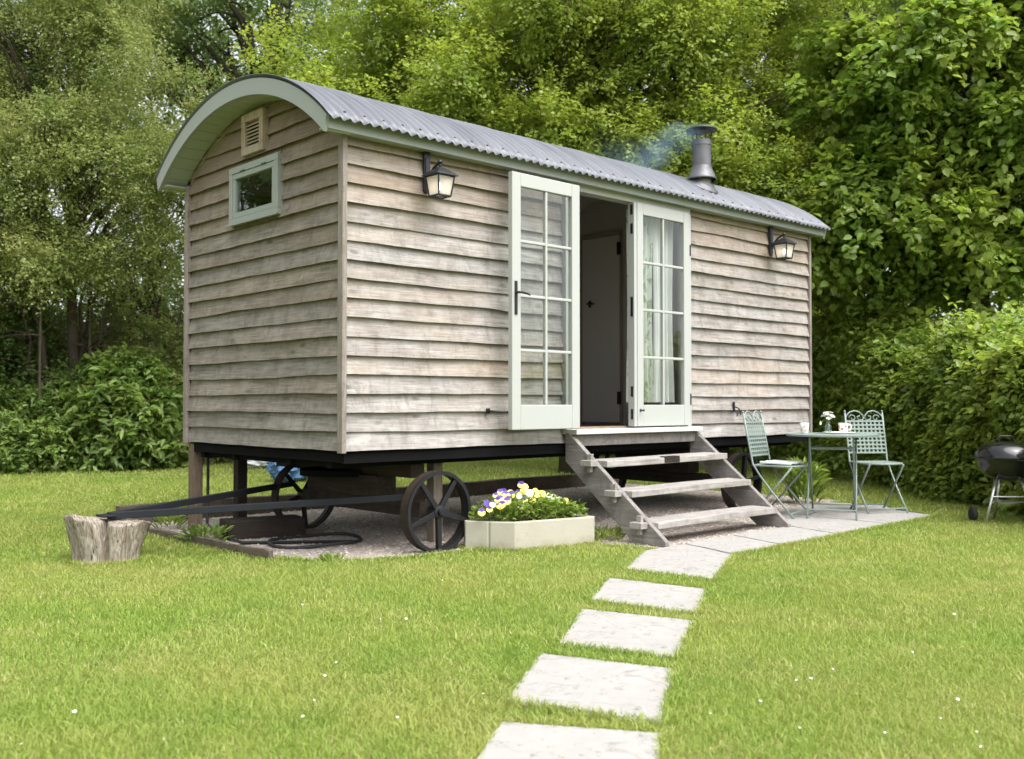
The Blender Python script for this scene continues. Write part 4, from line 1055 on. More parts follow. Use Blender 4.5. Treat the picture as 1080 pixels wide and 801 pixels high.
# beech hedge
def hedge(name, label, p, q, h0, h1, thick, n, per, leaf, L, W, seed):
    p, q = np.array(p), np.array(q); d = q - p; Ln = np.linalg.norm(d); d = d / Ln; s = np.array([-d[1], d[0]])
    t = empty(name, (p[0], p[1], 0), 0, label, 'hedge', None)
    u = rng.random(n) * Ln
    hh = h0 + (h1 - h0) * u / Ln + .14 * np.sin(u * 1.7 + seed) + .10 * np.sin(u * 4.1 + seed * 2) + .07 * np.sin(u * 9.3)
    mode = rng.random(n)
    z = rng.random(n) ** .85 * hh; a = (rng.random(n) - .5) * thick
    front = mode < .55; a[front] = (-.5 + .12 * rng.random(front.sum())) * thick * np.where(s @ (CAM[:2] - p) < 0, 1, -1)
    topm = (mode > .8); z[topm] = hh[topm] * (.93 + .1 * rng.random(topm.sum()))
    z = np.maximum(z, .12)
    C = np.stack([p[0] + d[0] * u + s[0] * a, p[1] + d[1] * u + s[1] * a, z], 1)
    O = np.stack([s[0] * np.sign(a), s[1] * np.sign(a), np.full(n, .25)], 1); O[topm] = np.array([0, 0, 1.0]); O = unit(O + rng.normal(size=O.shape) * .3)
    shoot = topm & (rng.random(n) < .35); C[shoot, 2] += .16 * rng.random(shoot.sum()); bulge = np.sin(u * 2.9 + 3 * z) * .10; C[:, 0] -= s[0] * bulge * front; C[:, 1] -= s[1] * bulge * front
    V, F = sprays(C, O, per, .30 * (.6 + .9 * rng.random(n)) * (1 + .5 * shoot), L, W, 3, .15, .3, .85, True, .2, .10)
    off = np.array([p[0], p[1], 0]); me = quick_mesh('foliage', V - off, F); link('foliage', me, leaf, t, recalc=False)
    mb = MB(); r_ = random.Random(seed)
    for i in range(int(Ln / .42)):
        c = d * (i * .42 + r_.uniform(0, .2)); o0 = Vector((c[0] + s[0] * r_.uniform(-.12, .12), c[1] + s[1] * r_.uniform(-.12, .12), -.05))
        for j in range(3):
            e = o0 + Vector((r_.uniform(-.3, .3), r_.uniform(-.3, .3), r_.uniform(1.0, 1.7))); mb.tube([o0, (o0 + e) / 2 + Vector((.04, .03, 0)), e], [.028, .018, .006], 5)
    mb.build('stems', M['bark_dark'], t)
hedge('beech_hedge', 'dense green beech hedge behind the garden chairs and the barbecue', (5.35, -3.75), (8.65, .05), 1.08, 1.62, .8, 2900, 46, M['leaf_hedge'], .084, .054, 3)
hedge('beech_hedge', 'far stretch of hedge seen below the hut, beyond the steps', (8.65, .05), (13.5, 6.6), 1.95, 2.2, .9, 1500, 36, M['leaf_hedge'], .09, .058, 5)
hedge('laurel_hedge', 'low dark hedge across the back of the lawn seen under the hut', (13.3, 7.0), (5.0, 12.9), 1.9, 2.0, 1.0, 1300, 30, M['leaf_under'], .12, .07, 7)

# undergrowth bank on the left
def shrub(label, px, D, rr, h, n, per, leaf, L, W, spread=.32, name='shrub', flat=.7, droop=.4):
    b = gp(px, D)
    t = empty(name, (b[0], b[1], 0), 0, label, 'shrub', 'undergrowth along the left edge of the lawn')
    lob = [((b[0], b[1], h * .42), (rr, rr, h * .55)), ((b[0] + VR[0] * rr * .5, b[1] + VR[1] * rr * .5, h * .30), (rr * .7, rr * .7, h * .4)), ((b[0] - VR[0] * rr * .5, b[1] - VR[1] * rr * .5, h * .32), (rr * .7, rr * .7, h * .45))]
    C, O = lobes_clusters(lob, n, .4); k = C[:, 2] > .06; C, O = C[k], O[k]
    V, F = sprays(C, O, per, spread, L, W, 4, .35, droop, flat, True, .3)
    V[:, 2] = np.maximum(V[:, 2], .01)
    off = np.array([b[0], b[1], 0]); link('foliage', quick_mesh('foliage', V - off, F), leaf, t, recalc=False)
    mb = MB(); r_ = random.Random(int(px * 7 + D))
    for i in range(16):
        a = r_.uniform(0, 6.28); e = Vector((math.cos(a) * rr * r_.uniform(.2, .9), math.sin(a) * rr * r_.uniform(.2, .9), h * r_.uniform(.5, .95))); o0 = Vector((e.x * .35, e.y * .35, -.05))
        mb.tube([o0, (o0 + e) / 2 + Vector((0, 0, .1)), e], [.016, .011, .005], 5)
    mb.build('stems', M['bark'], t)
shrub('dark ivy covered bush at the far left edge of the lawn', -60, 15.6, 1.25, 1.9, 520, 44, M['leaf_dark'], .075, .055)
shrub('low leafy bush at the left edge, in front of the ivy', 15, 15.4, .75, 1.15, 420, 42, M['leaf_under'], .08, .045)
shrub('bushy nettle clump in the middle of the left bank', 75, 16.2, .95, 1.55, 520, 42, M['leaf_under'], .085, .040)
shrub('tall big leaved comfrey clump close to the gable wall', 132, 16.0, .75, 1.9, 420, 30, M['leaf_under'], .15, .062, .38, flat=.6, droop=.55)
shrub('broad green bush partly hidden by the gable wall', 192, 17.6, 1.0, 1.7, 460, 42, M['leaf_haw'], .085, .05)
shrub('dark thicket under the hawthorn stems', 60, 18.6, 1.7, 2.7, 460, 36, M['leaf_dark'], .09, .06, .4)
shrub('dark thicket left of the gable, behind the comfrey', 165, 19.6, 1.6, 2.8, 420, 36, M['leaf_dark'], .09, .06, .4)
shrub('dark leafy bush behind the back corner of the hut', 270, 20.0, 1.6, 2.2, 330, 34, M['leaf_under'], .12, .07, .4)

shrub('pale green elder bush rising above the left bank', -10, 17.4, 1.1, 2.7, 520, 40, M['leaf_haw'], .075, .045, .40)
shrub('loose bramble mound behind the nettle clump', 95, 17.6, 1.0, 2.35, 400, 34, M['leaf_haw'], .09, .055, .42)
shrub('dark climbing ivy bush standing under the hawthorn at the left edge', 35, 16.9, 1.0, 2.7, 480, 40, M['leaf_dark'], .075, .05, .40)
shrub('olive leaved bush rising behind the tall comfrey clump', 152, 17.3, .95, 2.9, 480, 40, M['leaf_haw'], .07, .045, .40)
shrub('dark ivy covered thicket far left, taller than the bush before it', -20, 20.5, 1.7, 4.2, 560, 36, M['leaf_dark'], .10, .07, .45)
shrub('tall dark thicket in the gap between the thin hawthorn stems', 100, 21.2, 1.8, 4.4, 600, 36, M['leaf_dark'], .10, .07, .45)
shrub('tall dark thicket hard against the left edge of the gable', 205, 21.8, 1.7, 4.0, 560, 36, M['leaf_dark'], .10, .07, .45)
tree('hawthorn_tree', 'olive tree standing off to the left of the hut, mirrored in the gable window', (-6.8, 7.6), 7.0, .15,
     [((-6.8, 7.6, 4.2), (2.2, 2.2, 2.0)), ((-6.2, 9.2, 5.0), (1.8, 1.8, 1.8)), ((-7.2, 6.2, 3.4), (1.6, 1.6, 1.6)), ((-6.8, 7.6, 1.6), (1.8, 1.8, 1.2))], 1500, 80, .55, .10, .07, M['leaf_dark'], nlimb=20, seed=51, sub=0)
# far wood: one mass behind everything
def wood_mass():
    Cs, Os = [], []
    for px in range(-260, 1400, 26):
        for z in np.arange(.6, 13.5, 1.0):
            D = 25.5 + 2.2 * rng.random() + (1.2 if z > 8 else 0)
            b = gp(px + rng.uniform(-14, 14), D)
            if rng.random() < .06 and z > 5: continue
            Cs.append((b[0], b[1], z + rng.uniform(-.5, .5))); Os.append(unit(np.array([-VF[0], -VF[1], .5]) + rng.normal(size=3) * .5))
    for q in np.arange(-15, 15.1, 1.0):
        for z in np.arange(.6, 12.5, 1.0):
            x = -10.5 - .87 * q + rng.uniform(-.4, .4); y = 19.0 - .48 * q + rng.uniform(-.4, .4)
            if (np.array([x, y]) - CAM[:2]) @ VR[:2] > -.62 * ((np.array([x, y]) - CAM[:2]) @ VF[:2]): continue
            Cs.append((x, y, z)); Os.append(unit(np.array([.48, -.87, .5]) + rng.normal(size=3) * .5))
    C, O = np.array(Cs), np.array(Os)
    V, F = sprays(C, O, 150, 1.1, .17, .12, 6, .2, .3, .6)
    o = link('woodland', quick_mesh('woodland', V, F), M['leaf_dark'], recalc=False); tag(o, 'dense dark wood closing the view behind all the garden trees', 'woodland', kind='stuff')
wood_mass()

# small plants
def clump(name, label, cat, loc, n, h, leaf, L, W, spread_xy=.05, group=None, lean=.5, base=None):
    P = np.zeros((n, 3)); a = rng.random(n) * 2 * PI; r_ = spread_xy * np.sqrt(rng.random(n)); P[:, 0] = r_ * np.cos(a); P[:, 1] = r_ * np.sin(a); P[:, 2] = h * rng.random(n) ** .8 * .75
    A = np.stack([np.cos(a) * lean, np.sin(a) * lean, .35 + .9 * rng.random(n)], 1) + rng.normal(size=(n, 3)) * .18
    Nn = np.stack([np.cos(a) * -.4, np.sin(a) * -.4, np.ones(n)], 1) + rng.normal(size=(n, 3)) * .3
    V, F = leaf_verts(P, A, Nn, L * (.6 + .6 * rng.random(n)), W * (.7 + .5 * rng.random(n)), True, .15)
    o = link(name, quick_mesh(name, V, F), leaf, recalc=False, loc=loc); tag(o, label, cat, group); return o
clump('leafy_plant', 'upright leafy weed growing behind the garden table', 'plant', (5.62, .02, 0), 260, .50, M['leaf_hedge'], .15, .034, .15)
clump('weed', 'dark leafy weed beside the rotten edging board, below the drawbar', 'plant', (-.17, 1.55, 0), 130, .12, M['leaf_under'], .075, .03, .16, lean=.9)
clump('weed', 'pale weed at the foot of the back corner prop', 'plant', (-.05, 2.45, 0), 70, .2, M['leaf_hedge'], .12, .02, .12)
clump('weed', 'tiny green weed at the front edge of the gravel', 'plant', (.02, .14, 0), 80, .04, M['leaf_hedge'], .04, .01, .07)
clump('weed', 'grassy weed between the trough and the left stringer', 'plant', (2.02, -.42, 0), 240, .10, M['leaf_hedge'], .06, .009, .17)

# violas in the trough
vio = empty('viola_plants', (1.40, -.20, .165), 0, 'clump of violas with yellow and purple flowers growing in the trough', 'flowers')
nV = 2300; tpoly = [(x * .84, y * .76) for x, y in tp]
P2 = np.array([-.5, -.3]) + rng.random((nV * 3, 2)) * np.array([1.0, .6]); P2 = P2[inside(tpoly, P2)][:nV]; nV = len(P2)
hz = .175 * (1 - .6 * (np.abs(P2[:, 0] - .02) / .42) ** 2.2) * (.85 + .3 * rng.random(nV))
P = np.stack([P2[:, 0], P2[:, 1], hz * rng.random(nV) ** .5 + .01], 1)
P[:, :2] *= 1 + .10 * rng.random((nV, 1))
A = unit(np.stack([P2[:, 0] * 1.5, P2[:, 1] * 2.5 - .1, np.full(nV, .35)], 1) + rng.normal(size=(nV, 3)) * .7); Nn = np.array([0, 0, 1.0]) + rng.normal(size=(nV, 3)) * .45
V, F = leaf_verts(P, A, Nn, .038 * (.6 + .7 * rng.random(nV)), .020 * (.7 + .6 * rng.random(nV)), True, .15)
link('foliage', quick_mesh('foliage', V, F), M['leaf_viola'], vio, recalc=False)
def petal(mb, c, u, v, nrm_, ang, ln, wd):
    d = u * math.cos(ang) + v * math.sin(ang); s_ = nrm_.cross(d)
    pts = [c, c + d * ln * .45 + s_ * wd * .42, c + d * ln * .85 + s_ * wd * .45 + nrm_ * .003, c + d * ln + nrm_ * .001, c + d * ln * .85 - s_ * wd * .45 + nrm_ * .003, c + d * ln * .45 - s_ * wd * .42]
    mb.add(pts, [(0, 1, 2, 3), (0, 3, 4, 5)])
FLW = [(-.40, -.02, .045, 'y'), (-.33, .0, .085, 'p'), (-.29, -.10, .075, 'y'), (-.22, .02, .12, 'p'), (-.19, -.08, .105, 'y'), (-.13, .06, .13, 'p'), (-.10, -.02, .12, 'y'), (-.04, -.10, .095, 'y'), (-.02, .06, .12, 'y'), (.05, .02, .165, 'p'), (.07, .0, .155, 'y'),
       (.03, -.12, .09, 'y'), (.16, -.02, .13, 'y'), (.20, .05, .115, 'p'), (.29, -.03, .10, 'c'), (.34, -.10, .075, 'c'), (.38, -.12, .065, 'c'), (.40, -.05, .05, 'c'), (-.12, -.14, .065, 'y'), (.10, .10, .12, 'p'), (-.36, -.06, .06, 'y'), (-.26, -.04, .10, 'y'), (-.15, -.02, .125, 'y'), (.12, -.08, .115, 'y'), (.25, .0, .11, 'y'), (.24, -.10, .09, 'c'), (.32, .04, .10, 'c'), (-.08, .08, .13, 'p'), (.36, -.02, .075, 'c')] + [(rx, ry, .125 * (1 - .6 * (abs(rx) / .42) ** 2.2), random.choice('yyyyc')) for rx, ry in [(random.uniform(-.36, .38), random.uniform(-.16, .06)) for _ in range(16)]]
for (x, y, z, c) in FLW:
    z = z * 1.38 + .045; x *= .93; y = max(y + .03, -.115)
    s_ = random.uniform(.95, 1.4); fc = Vector((-.55 + random.uniform(-.3, .3), -.7, .35 + random.uniform(-.1, .3))).normalized(); u = fc.cross(Vector((0, 0, 1))).normalized(); v = u.cross(fc); c0 = Vector((x, y, z))
    f_ = MB(); g_ = MB()
    for a in (200, 270, 340): petal(f_, c0, u, v, fc, R(a), .022 * s_, .024 * s_)
    for a in (58, 122): petal(g_, c0 - fc * .001, u, v, fc, R(a), .024 * s_, .024 * s_)
    f_.tube([c0 - fc * .003, c0 - fc * .01 - Vector((0, 0, .015)), c0 - fc * .01 + Vector((-.12 * x, .03, -.055))], .0014, 4)
    fo = f_.build('flower', M[{'y': 'viola_yellow', 'p': 'viola_purple' if x < -.28 else 'viola_yellow', 'c': 'viola_cream'}[c]], vio)
    g_.build('upper_petals', M['viola_purple' if (c == 'p' or (c == 'y' and x < -.02)) else 'viola_cream' if c == 'c' else 'viola_yellow'], fo)

# ------------------------------------------------------------------ garden table and chairs
def make_chair(loc, rz, label):
    c = empty('garden_chair', loc, rz, label, 'chair', 'folding metal garden chairs')
    hw = .19; bt = 8
    # seat: rounded D
    pts = [(hw * .98, .19), (hw * 1.02, -.05)] + [(hw * 1.02 * math.cos(a), -.06 - .16 * math.sin(a)) for a in np.linspace(.15, PI - .15, 12)] + [(-hw * 1.02, -.05), (-hw * .98, .19)]
    m = MB().prism(pts, 'z', .452, .462); m.tube([(x, y, .457) for x, y in pts], .009, 8, True); m.build('seat', M['chair_paint'], c)
    def back(u, z):      # point on the reclined back plane
        return (u, .185 + (z - .46) * .20, z)
    for s_ in (-1, 1):
        MB().tube([back(s_ * hw, .93), back(s_ * hw, .70), back(s_ * hw, .47), (s_ * hw, .12, .37), (s_ * hw, .0, .22), (s_ * hw, -.20, .0)], .0095, 8).build('leg', M['chair_paint'], c, smooth=True)
        MB().tube([(s_ * (hw - .025), -.17, .45), (s_ * (hw - .025), .02, .225), (s_ * (hw - .025), .225, .0)], .0095, 8).build('leg', M['chair_paint'], c, smooth=True)
    MB().tube([(-hw, -.165, .045), (hw, -.165, .045)], .007, 6).build('stretcher', M['chair_paint'], c)
    MB().tube([(-hw + .025, .185, .05), (hw - .025, .185, .05)], .007, 6).build('stretcher', M['chair_paint'], c)
    lt = MB(); z0, z1 = .545, .845
    def strip(p, q, w_):
        lt.beam(p, q, w_, .004, (0, -1, .2))
    nv_, nh = 9, 8
    for i in range(nv_ + 1):
        u = -hw + 2 * hw * i / nv_; strip(back(u, z0), back(u, z1), .017)
    for j in range(nh + 1):
        z = z0 + (z1 - z0) * j / nh; pq = [list(back(s_ * hw, z)) for s_ in (-1, 1)]
        for q in pq: q[1] -= .003
        lt.beam(pq[0], pq[1], .016, .004, (0, -1, .2))
    lt.build('back_lattice', M['chair_paint'], c)
    cr = MB()
    for s_ in (-1, 1):
        arc_ = [back(s_ * hw, .865), back(s_ * hw * .93, .90), back(s_ * hw * .75, .93), back(s_ * hw * .5, .945), back(s_ * hw * .25, .935), back(s_ * hw * .06, .90), back(s_ * hw * .03, .87), back(s_ * hw * .15, .852), back(s_ * hw * .33, .862), back(s_ * hw * .36, .89), back(s_ * hw * .22, .895)]
        cr.tube(arc_, .007, 6)
        cr.tube([back(s_ * hw, .93), back(s_ * hw, .95)], [.012, .006], 6)
        sc = [back(s_ * hw * (.62 + .2 * math.cos(a) * (1 - a / 9)), .875 + .035 * math.sin(a) * (1 - a / 9)) for a in np.linspace(0, 6.5, 14)]; cr.tube(sc, .005, 5)
    cr.build('scroll_crest', M['chair_paint'], c, smooth=True)
    return c
CH1 = (4.39, -.47, .014); make_chair(CH1, R(9), 'sage metal folding chair left of the table, with a pale pad on its seat')
CH2 = (5.36, -.90, .014); make_chair(CH2, R(-36), 'sage metal folding chair right of the table, lattice back towards the table')
q = MB(); k = 16
q.add([(-.15 + .30 * i / (k - 1), y, .473 + z + .004 * math.sin(i * .9 + y * 9)) for z in (0, .018) for y in (-.15, .0, .14) for i in range(k)],
      [(j * k + i, j * k + i + 1, (j + 1) * k + i + 1, (j + 1) * k + i) for j in (0, 1, 3, 4) for i in range(k - 1)] + [(i, i + 1, 3 * k + i + 1, 3 * k + i) for i in range(k - 1)] + [(2 * k + i, 5 * k + i, 5 * k + i + 1, 2 * k + i + 1) for i in range(k - 1)]
      + [(0, 3 * k, 4 * k, k), (k, 4 * k, 5 * k, 2 * k), (k - 1, 2 * k - 1, 5 * k - 1, 4 * k - 1), (2 * k - 1, 3 * k - 1, 6 * k - 1, 5 * k - 1)])
o = q.build('seat_pad', M['pad_white'], loc=CH1, bevel=.004); o.rotation_euler = (0, 0, R(9)); tag(o, 'thin pale seat pad lying on the left garden chair', 'cushion')

TZ = .756
tb_ = empty('garden_table', (4.74, -.78, .014), R(-62), 'round sage metal folding table holding cups and a flower vase', 'table')
MB().lathe([(.0, TZ - .012 - .014), (.385, TZ - .026), (.392, TZ - .034), (.400, TZ - .034), (.402, TZ - .018), (.396, TZ - .014), (0, TZ - .014)], 48, caps=False).build('tabletop', M['chair_paint'], tb_, smooth=False)
for s_ in (-1, 1):
    MB().tube([(s_ * .205, -.335, 0), (s_ * .205, -.02, .37), (s_ * .205, .22, TZ - .04)], .0082, 8).build('leg', M['chair_paint'], tb_, smooth=True)
    MB().tube([(s_ * .185, .335, 0), (s_ * .185, .02, .37), (s_ * .185, -.22, TZ - .04)], .0082, 8).build('leg', M['chair_paint'], tb_, smooth=True)
for hx, yy, zz in ((.205, -.27, .076), (.185, .27, .076), (.205, .15, .61), (.185, -.15, .61)): MB().tube([(-hx, yy, zz), (hx, yy, zz)], .007, 6).build('stretcher', M['chair_paint'], tb_)

def cup(loc, label, print_m, r=.042, h=.088, handle=True, rz=0.):
    c = empty('cup', loc, rz, label, 'cup', 'cups on the garden table')
    MB().lathe([(.0, 0), (r * .72, 0), (r * .78, .004), (r * .86, h * .4), (r, h), (r * .94, h), (r * .8, h * .4), (r * .6, .008), (0, .008)], 24, caps=False).build('body', M['porcelain'], c, smooth=True)
    if handle: MB().tube([(r * .9, 0, h * .8), (r * 1.35, 0, h * .82), (r * 1.6, 0, h * .55), (r * 1.3, 0, h * .25), (r * .82, 0, h * .22)], .005, 8).build('handle', M['porcelain'], c, smooth=True)
    rr = random.Random(int(loc[0] * 1000))
    for i in range(9):
        a = i * 2 * PI / 9 + rr.uniform(-.2, .2); z = h * rr.uniform(.28, .75); rad = r * (.82 + .18 * z / h) + .0012; d = Vector((math.cos(a), math.sin(a), 0)); s_ = Vector((-d.y, d.x, 0)); sz = rr.uniform(.006, .012)
        pts = [d * rad + s_ * sz * math.cos(b) + Vector((0, 0, z + sz * math.sin(b))) - d * (sz * math.cos(b)) ** 2 / (2 * rad) for b in np.linspace(0, 2 * PI, 9)[:-1]]
        MB().add(pts, [tuple(range(8))]).build('motif', print_m, c)
    return c
TT = TZ + .0005
cup((4.60, -.585, TT), 'tall pink patterned cup at the left edge of the table', M['cup_pink'], .042, .098, False)
cup((4.80, -.86, TT + .014), 'white mug with red fruit print in front of the tray', M['cup_red'], .046, .082, True, R(-45))
ty = MB().lathe([(0, 0), (.13, 0), (.145, .012), (.142, .014), (.128, .004), (0, .004)], 32, (0, 0, 0), caps=False).build('saucer_tray', M['porcelain'], loc=(4.79, -.82, TT)); tag(ty, 'small round white tray under the mug and vase', 'tray')
vs_ = empty('flower_vase', (4.755, -.735, TT + .005), 0, 'small glass bottle vase holding white flowers on the garden table', 'vase')
MB().lathe([(0, 0), (.026, 0), (.030, .01), (.030, .06), (.018, .08), (.016, .105), (.02, .11), (.014, .105), (.015, .08), (.026, .058), (.026, .006), (0, .006)], 20, caps=False).build('bottle', M['glass_vase'], vs_, smooth=True)
fl_ = empty('flower_bunch', (4.755, -.735, TT + .10), 0, 'small bunch of white flowers standing in the glass bottle', 'flowers')
sm = MB(); rr = random.Random(3)
for i in range(13):
    a = rr.uniform(0, 6.28); d = rr.uniform(.0, .052); e = Vector((d * math.cos(a), d * math.sin(a), .035 + rr.uniform(0, .06)))
    sm.tube([(0, 0, -.085), (e.x * .3, e.y * .3, .01), tuple(e)], .0014, 4)
    m = MB(); fc = (e + Vector((0, 0, .02))).normalized(); u = fc.cross(Vector((1, .2, 0))).normalized(); v = u.cross(fc)
    for k in range(6): petal(m, e, u, v, fc, k * PI / 3, .026, .023); petal(m, e + fc * .003, u, v, (fc), k * PI / 3 + .5, .018, .016)
    m.build('flower', M['flower_white'], fl_)
e = Vector((-.075, .035, -.005)); m = MB()
for k in range(6): petal(m, e, Vector((1, 0, 0)), Vector((0, 0, 1)), Vector((0, -1, 0)), k * PI / 3, .018, .016)
m.build('flower', M['flower_white'], fl_); sm.tube([(0, 0, -.02), (-.03, .015, .03), tuple(e)], .0014, 4)
sm.build('stems', M['leaf_viola'], fl_)

# ------------------------------------------------------------------ kettle barbecue
bq = empty('barbecue', (5.43, -2.03, 0), R(-43), 'black kettle barbecue on three silver legs in front of the hedge', 'barbecue'); bq.scale = (.93, .93, .915)
MB().lathe([(0, .40), (.09, .405), (.17, .435), (.225, .49), (.252, .55), (.262, .60), (.266, .604), (.262, .61), (.25, .60), (0, .56)], 40, caps=False).build('bowl', M['enamel'], bq, smooth=True)
lid = MB().lathe([(.270, .606), (.276, .612), (.274, .628), (.262, .665), (.235, .705), (.19, .738), (.12, .760), (.05, .768), (0, .769)], 40, caps=False).build('lid', M['enamel'], bq, smooth=True)
MB().tube([(-.07, 0, .76), (-.075, 0, .795), (-.05, 0, .818), (.05, 0, .818), (.075, 0, .795), (.07, 0, .76)], .0085, 8).build('handle', M['lamp_iron'], lid, smooth=True)
MB().box((-.03, -.272, .60), (.03, -.262, .66)).build('lid_bracket', M['lamp_iron'], lid)
ft = [(-.245, -.11), (.225, -.13), (.0, .24)]
for i, (x, y) in enumerate(ft):
    lg = MB().tube([(x * .42, y * .42, .45), (x, y, .0 if i != 1 else .03)], .0135, 10).build('leg', M['alu'], bq, smooth=True)
MB().tube([(-.17, -.085, .255), (.17, -.10, .255)], .008, 8).tube([(-.16, -.08, .20), (0, .16, .20), (.16, -.09, .20)], .006, 8).build('leg_brace', M['alu'], bq)
MB().lathe([(.0, .105), (.12, .10), (.125, .11), (0, .13)], 24, (0, 0, .09), caps=False).build('ash_tray', M['alu'], bq)
for x, y in ((-.255, .12), (.235, -.145)):
    wm = MB().lathe([(0, -.02), (.045, -.02), (.068, -.016), (.072, 0), (.068, .016), (.045, .02), (0, .02)], 22, (x, y, .072), Matrix.Rotation(R(90), 4, 'Y'), caps=False).build('wheel', M['rubber'], bq, smooth=True)
MB().tube([(-.24, .12, .072), (.0, .22, .072)], .006, 6).build('axle', M['alu'], bq)

# ------------------------------------------------------------------ bags behind the hut
def bag(name, m, label, loc, sx, sy, sz, seed, cat='bag'):
    n, r_ = 30, 18; vs = []; q_ = random.Random(seed)
    for j in range(r_ + 1):
        t = j / r_; ph = t * PI
        for i in range(n):
            a = 2 * PI * i / n; k = 1 + .12 * math.sin(3 * a + seed + 2 * ph) + .08 * math.sin(8 * a + seed * 2 + 5 * ph) + q_.uniform(-.09, .09)
            e = abs(math.sin(ph)) ** .5
            vs.append((sx * e * k * math.cos(a), sy * e * k * math.sin(a), sz * (.5 - .5 * math.cos(ph)) * (1 + .16 * math.sin(2 * a + seed) + .08 * math.sin(5 * a + seed)) + (q_.uniform(-.02, .02) if t > .1 else 0)))
    fs = [(j * n + i, j * n + (i + 1) % n, (j + 1) * n + (i + 1) % n, (j + 1) * n + i) for j in range(r_) for i in range(n)]
    o = MB().add(vs, fs).build(name, m, loc=loc, smooth=False); tag(o, label, cat, 'sacks left on the lawn behind the hut'); return o
x, y = gp(305, 13.2); bag('plastic_sack', M['blue_plastic'], 'crumpled blue plastic sack seen through the far front wheel', (x, y, 0), .26, .24, .36, 1)
x, y = gp(336, 13.7); bag('plastic_sack', M['white_plastic'], 'white plastic sack just right of the blue one', (x, y, 0), .36, .30, .52, 4)
x, y = gp(270, 16.2); bag('plastic_sack', M['white_plastic'], 'pale bluish sack beyond the dark prop, left of the others', (x, y, 0), .34, .3, .30, 7)
x, y = gp(259, 16.4); bag('plastic_sack', M['pink_plastic'], 'small dull red sack next to the dark prop', (x, y, 0), .14, .2, .34, 9)

# ------------------------------------------------------------------ smoke
def smoke():
    n = N('thin blue wood smoke')
    tc = n.new('TexCoord'); obj = tc.outputs['Object']
    a = Vector((-.84, .25, -.40)).normalized()
    dot = n.new('VectorMath', operation='DOT_PRODUCT'); n.t.links.new(obj, dot.inputs[0]); dot.inputs[1].default_value = a
    wob = n.new('TexNoise'); wob.inputs['Scale'].default_value = 1.9; wob.inputs['Detail'].default_value = 2; n.t.links.new(obj, wob.inputs['Vector'])
    sub = n.new('VectorMath', operation='SUBTRACT'); n.t.links.new(wob.outputs['Color'], sub.inputs[0]); sub.inputs[1].default_value = (.5, .5, .5)
    sc = n.new('VectorMath', operation='SCALE'); n.t.links.new(sub.outputs[0], sc.inputs[0]); sc.inputs['Scale'].default_value = .42
    ad = n.new('VectorMath', operation='ADD'); n.t.links.new(obj, ad.inputs[0]); n.t.links.new(sc.outputs[0], ad.inputs[1])
    cr = n.new('VectorMath', operation='CROSS_PRODUCT'); n.t.links.new(ad.outputs[0], cr.inputs[0]); cr.inputs[1].default_value = a
    ln = n.new('VectorMath', operation='LENGTH'); n.t.links.new(cr.outputs[0], ln.inputs[0])
    rad = n.math('ADD', n.math('MULTIPLY', dot.outputs['Value'], .24), .09)
    fall = n.math('MAXIMUM', n.math('SUBTRACT', 1.0, n.math('DIVIDE', ln.outputs['Value'], rad)), 0.0)
    fade = n.math('MAXIMUM', n.math('SUBTRACT', 1.0, n.math('DIVIDE', dot.outputs['Value'], 1.25)), 0.0)
    ns = n.ramp(n.noise(5.5, 4, .6, obj, .9), [(.30, .15), (.68, 1)])
    vp = n.new('VolumePrincipled'); vp.inputs['Color'].default_value = (.42, .62, .86, 1)
    n.put(vp.inputs['Density'], n.math('MULTIPLY', n.math('MULTIPLY', n.math('MULTIPLY', fall, fade), ns), 2.6)); vp.inputs['Anisotropy'].default_value = .1
    n.t.links.new(vp.outputs[0], n.out.inputs['Volume'])
    st_ = (4.05, .165, 3.565); mb = MB()
    mb.tube([a * t for t in (-.02, .1, .3, .6, .9, 1.24)], [.10, .19, .27, .36, .45, .52], 14)
    o = mb.build('smoke', n.m, loc=st_, smooth=True); tag(o, 'thin bluish smoke drifting left from the chimney cowl', 'smoke', kind='stuff')
smoke()

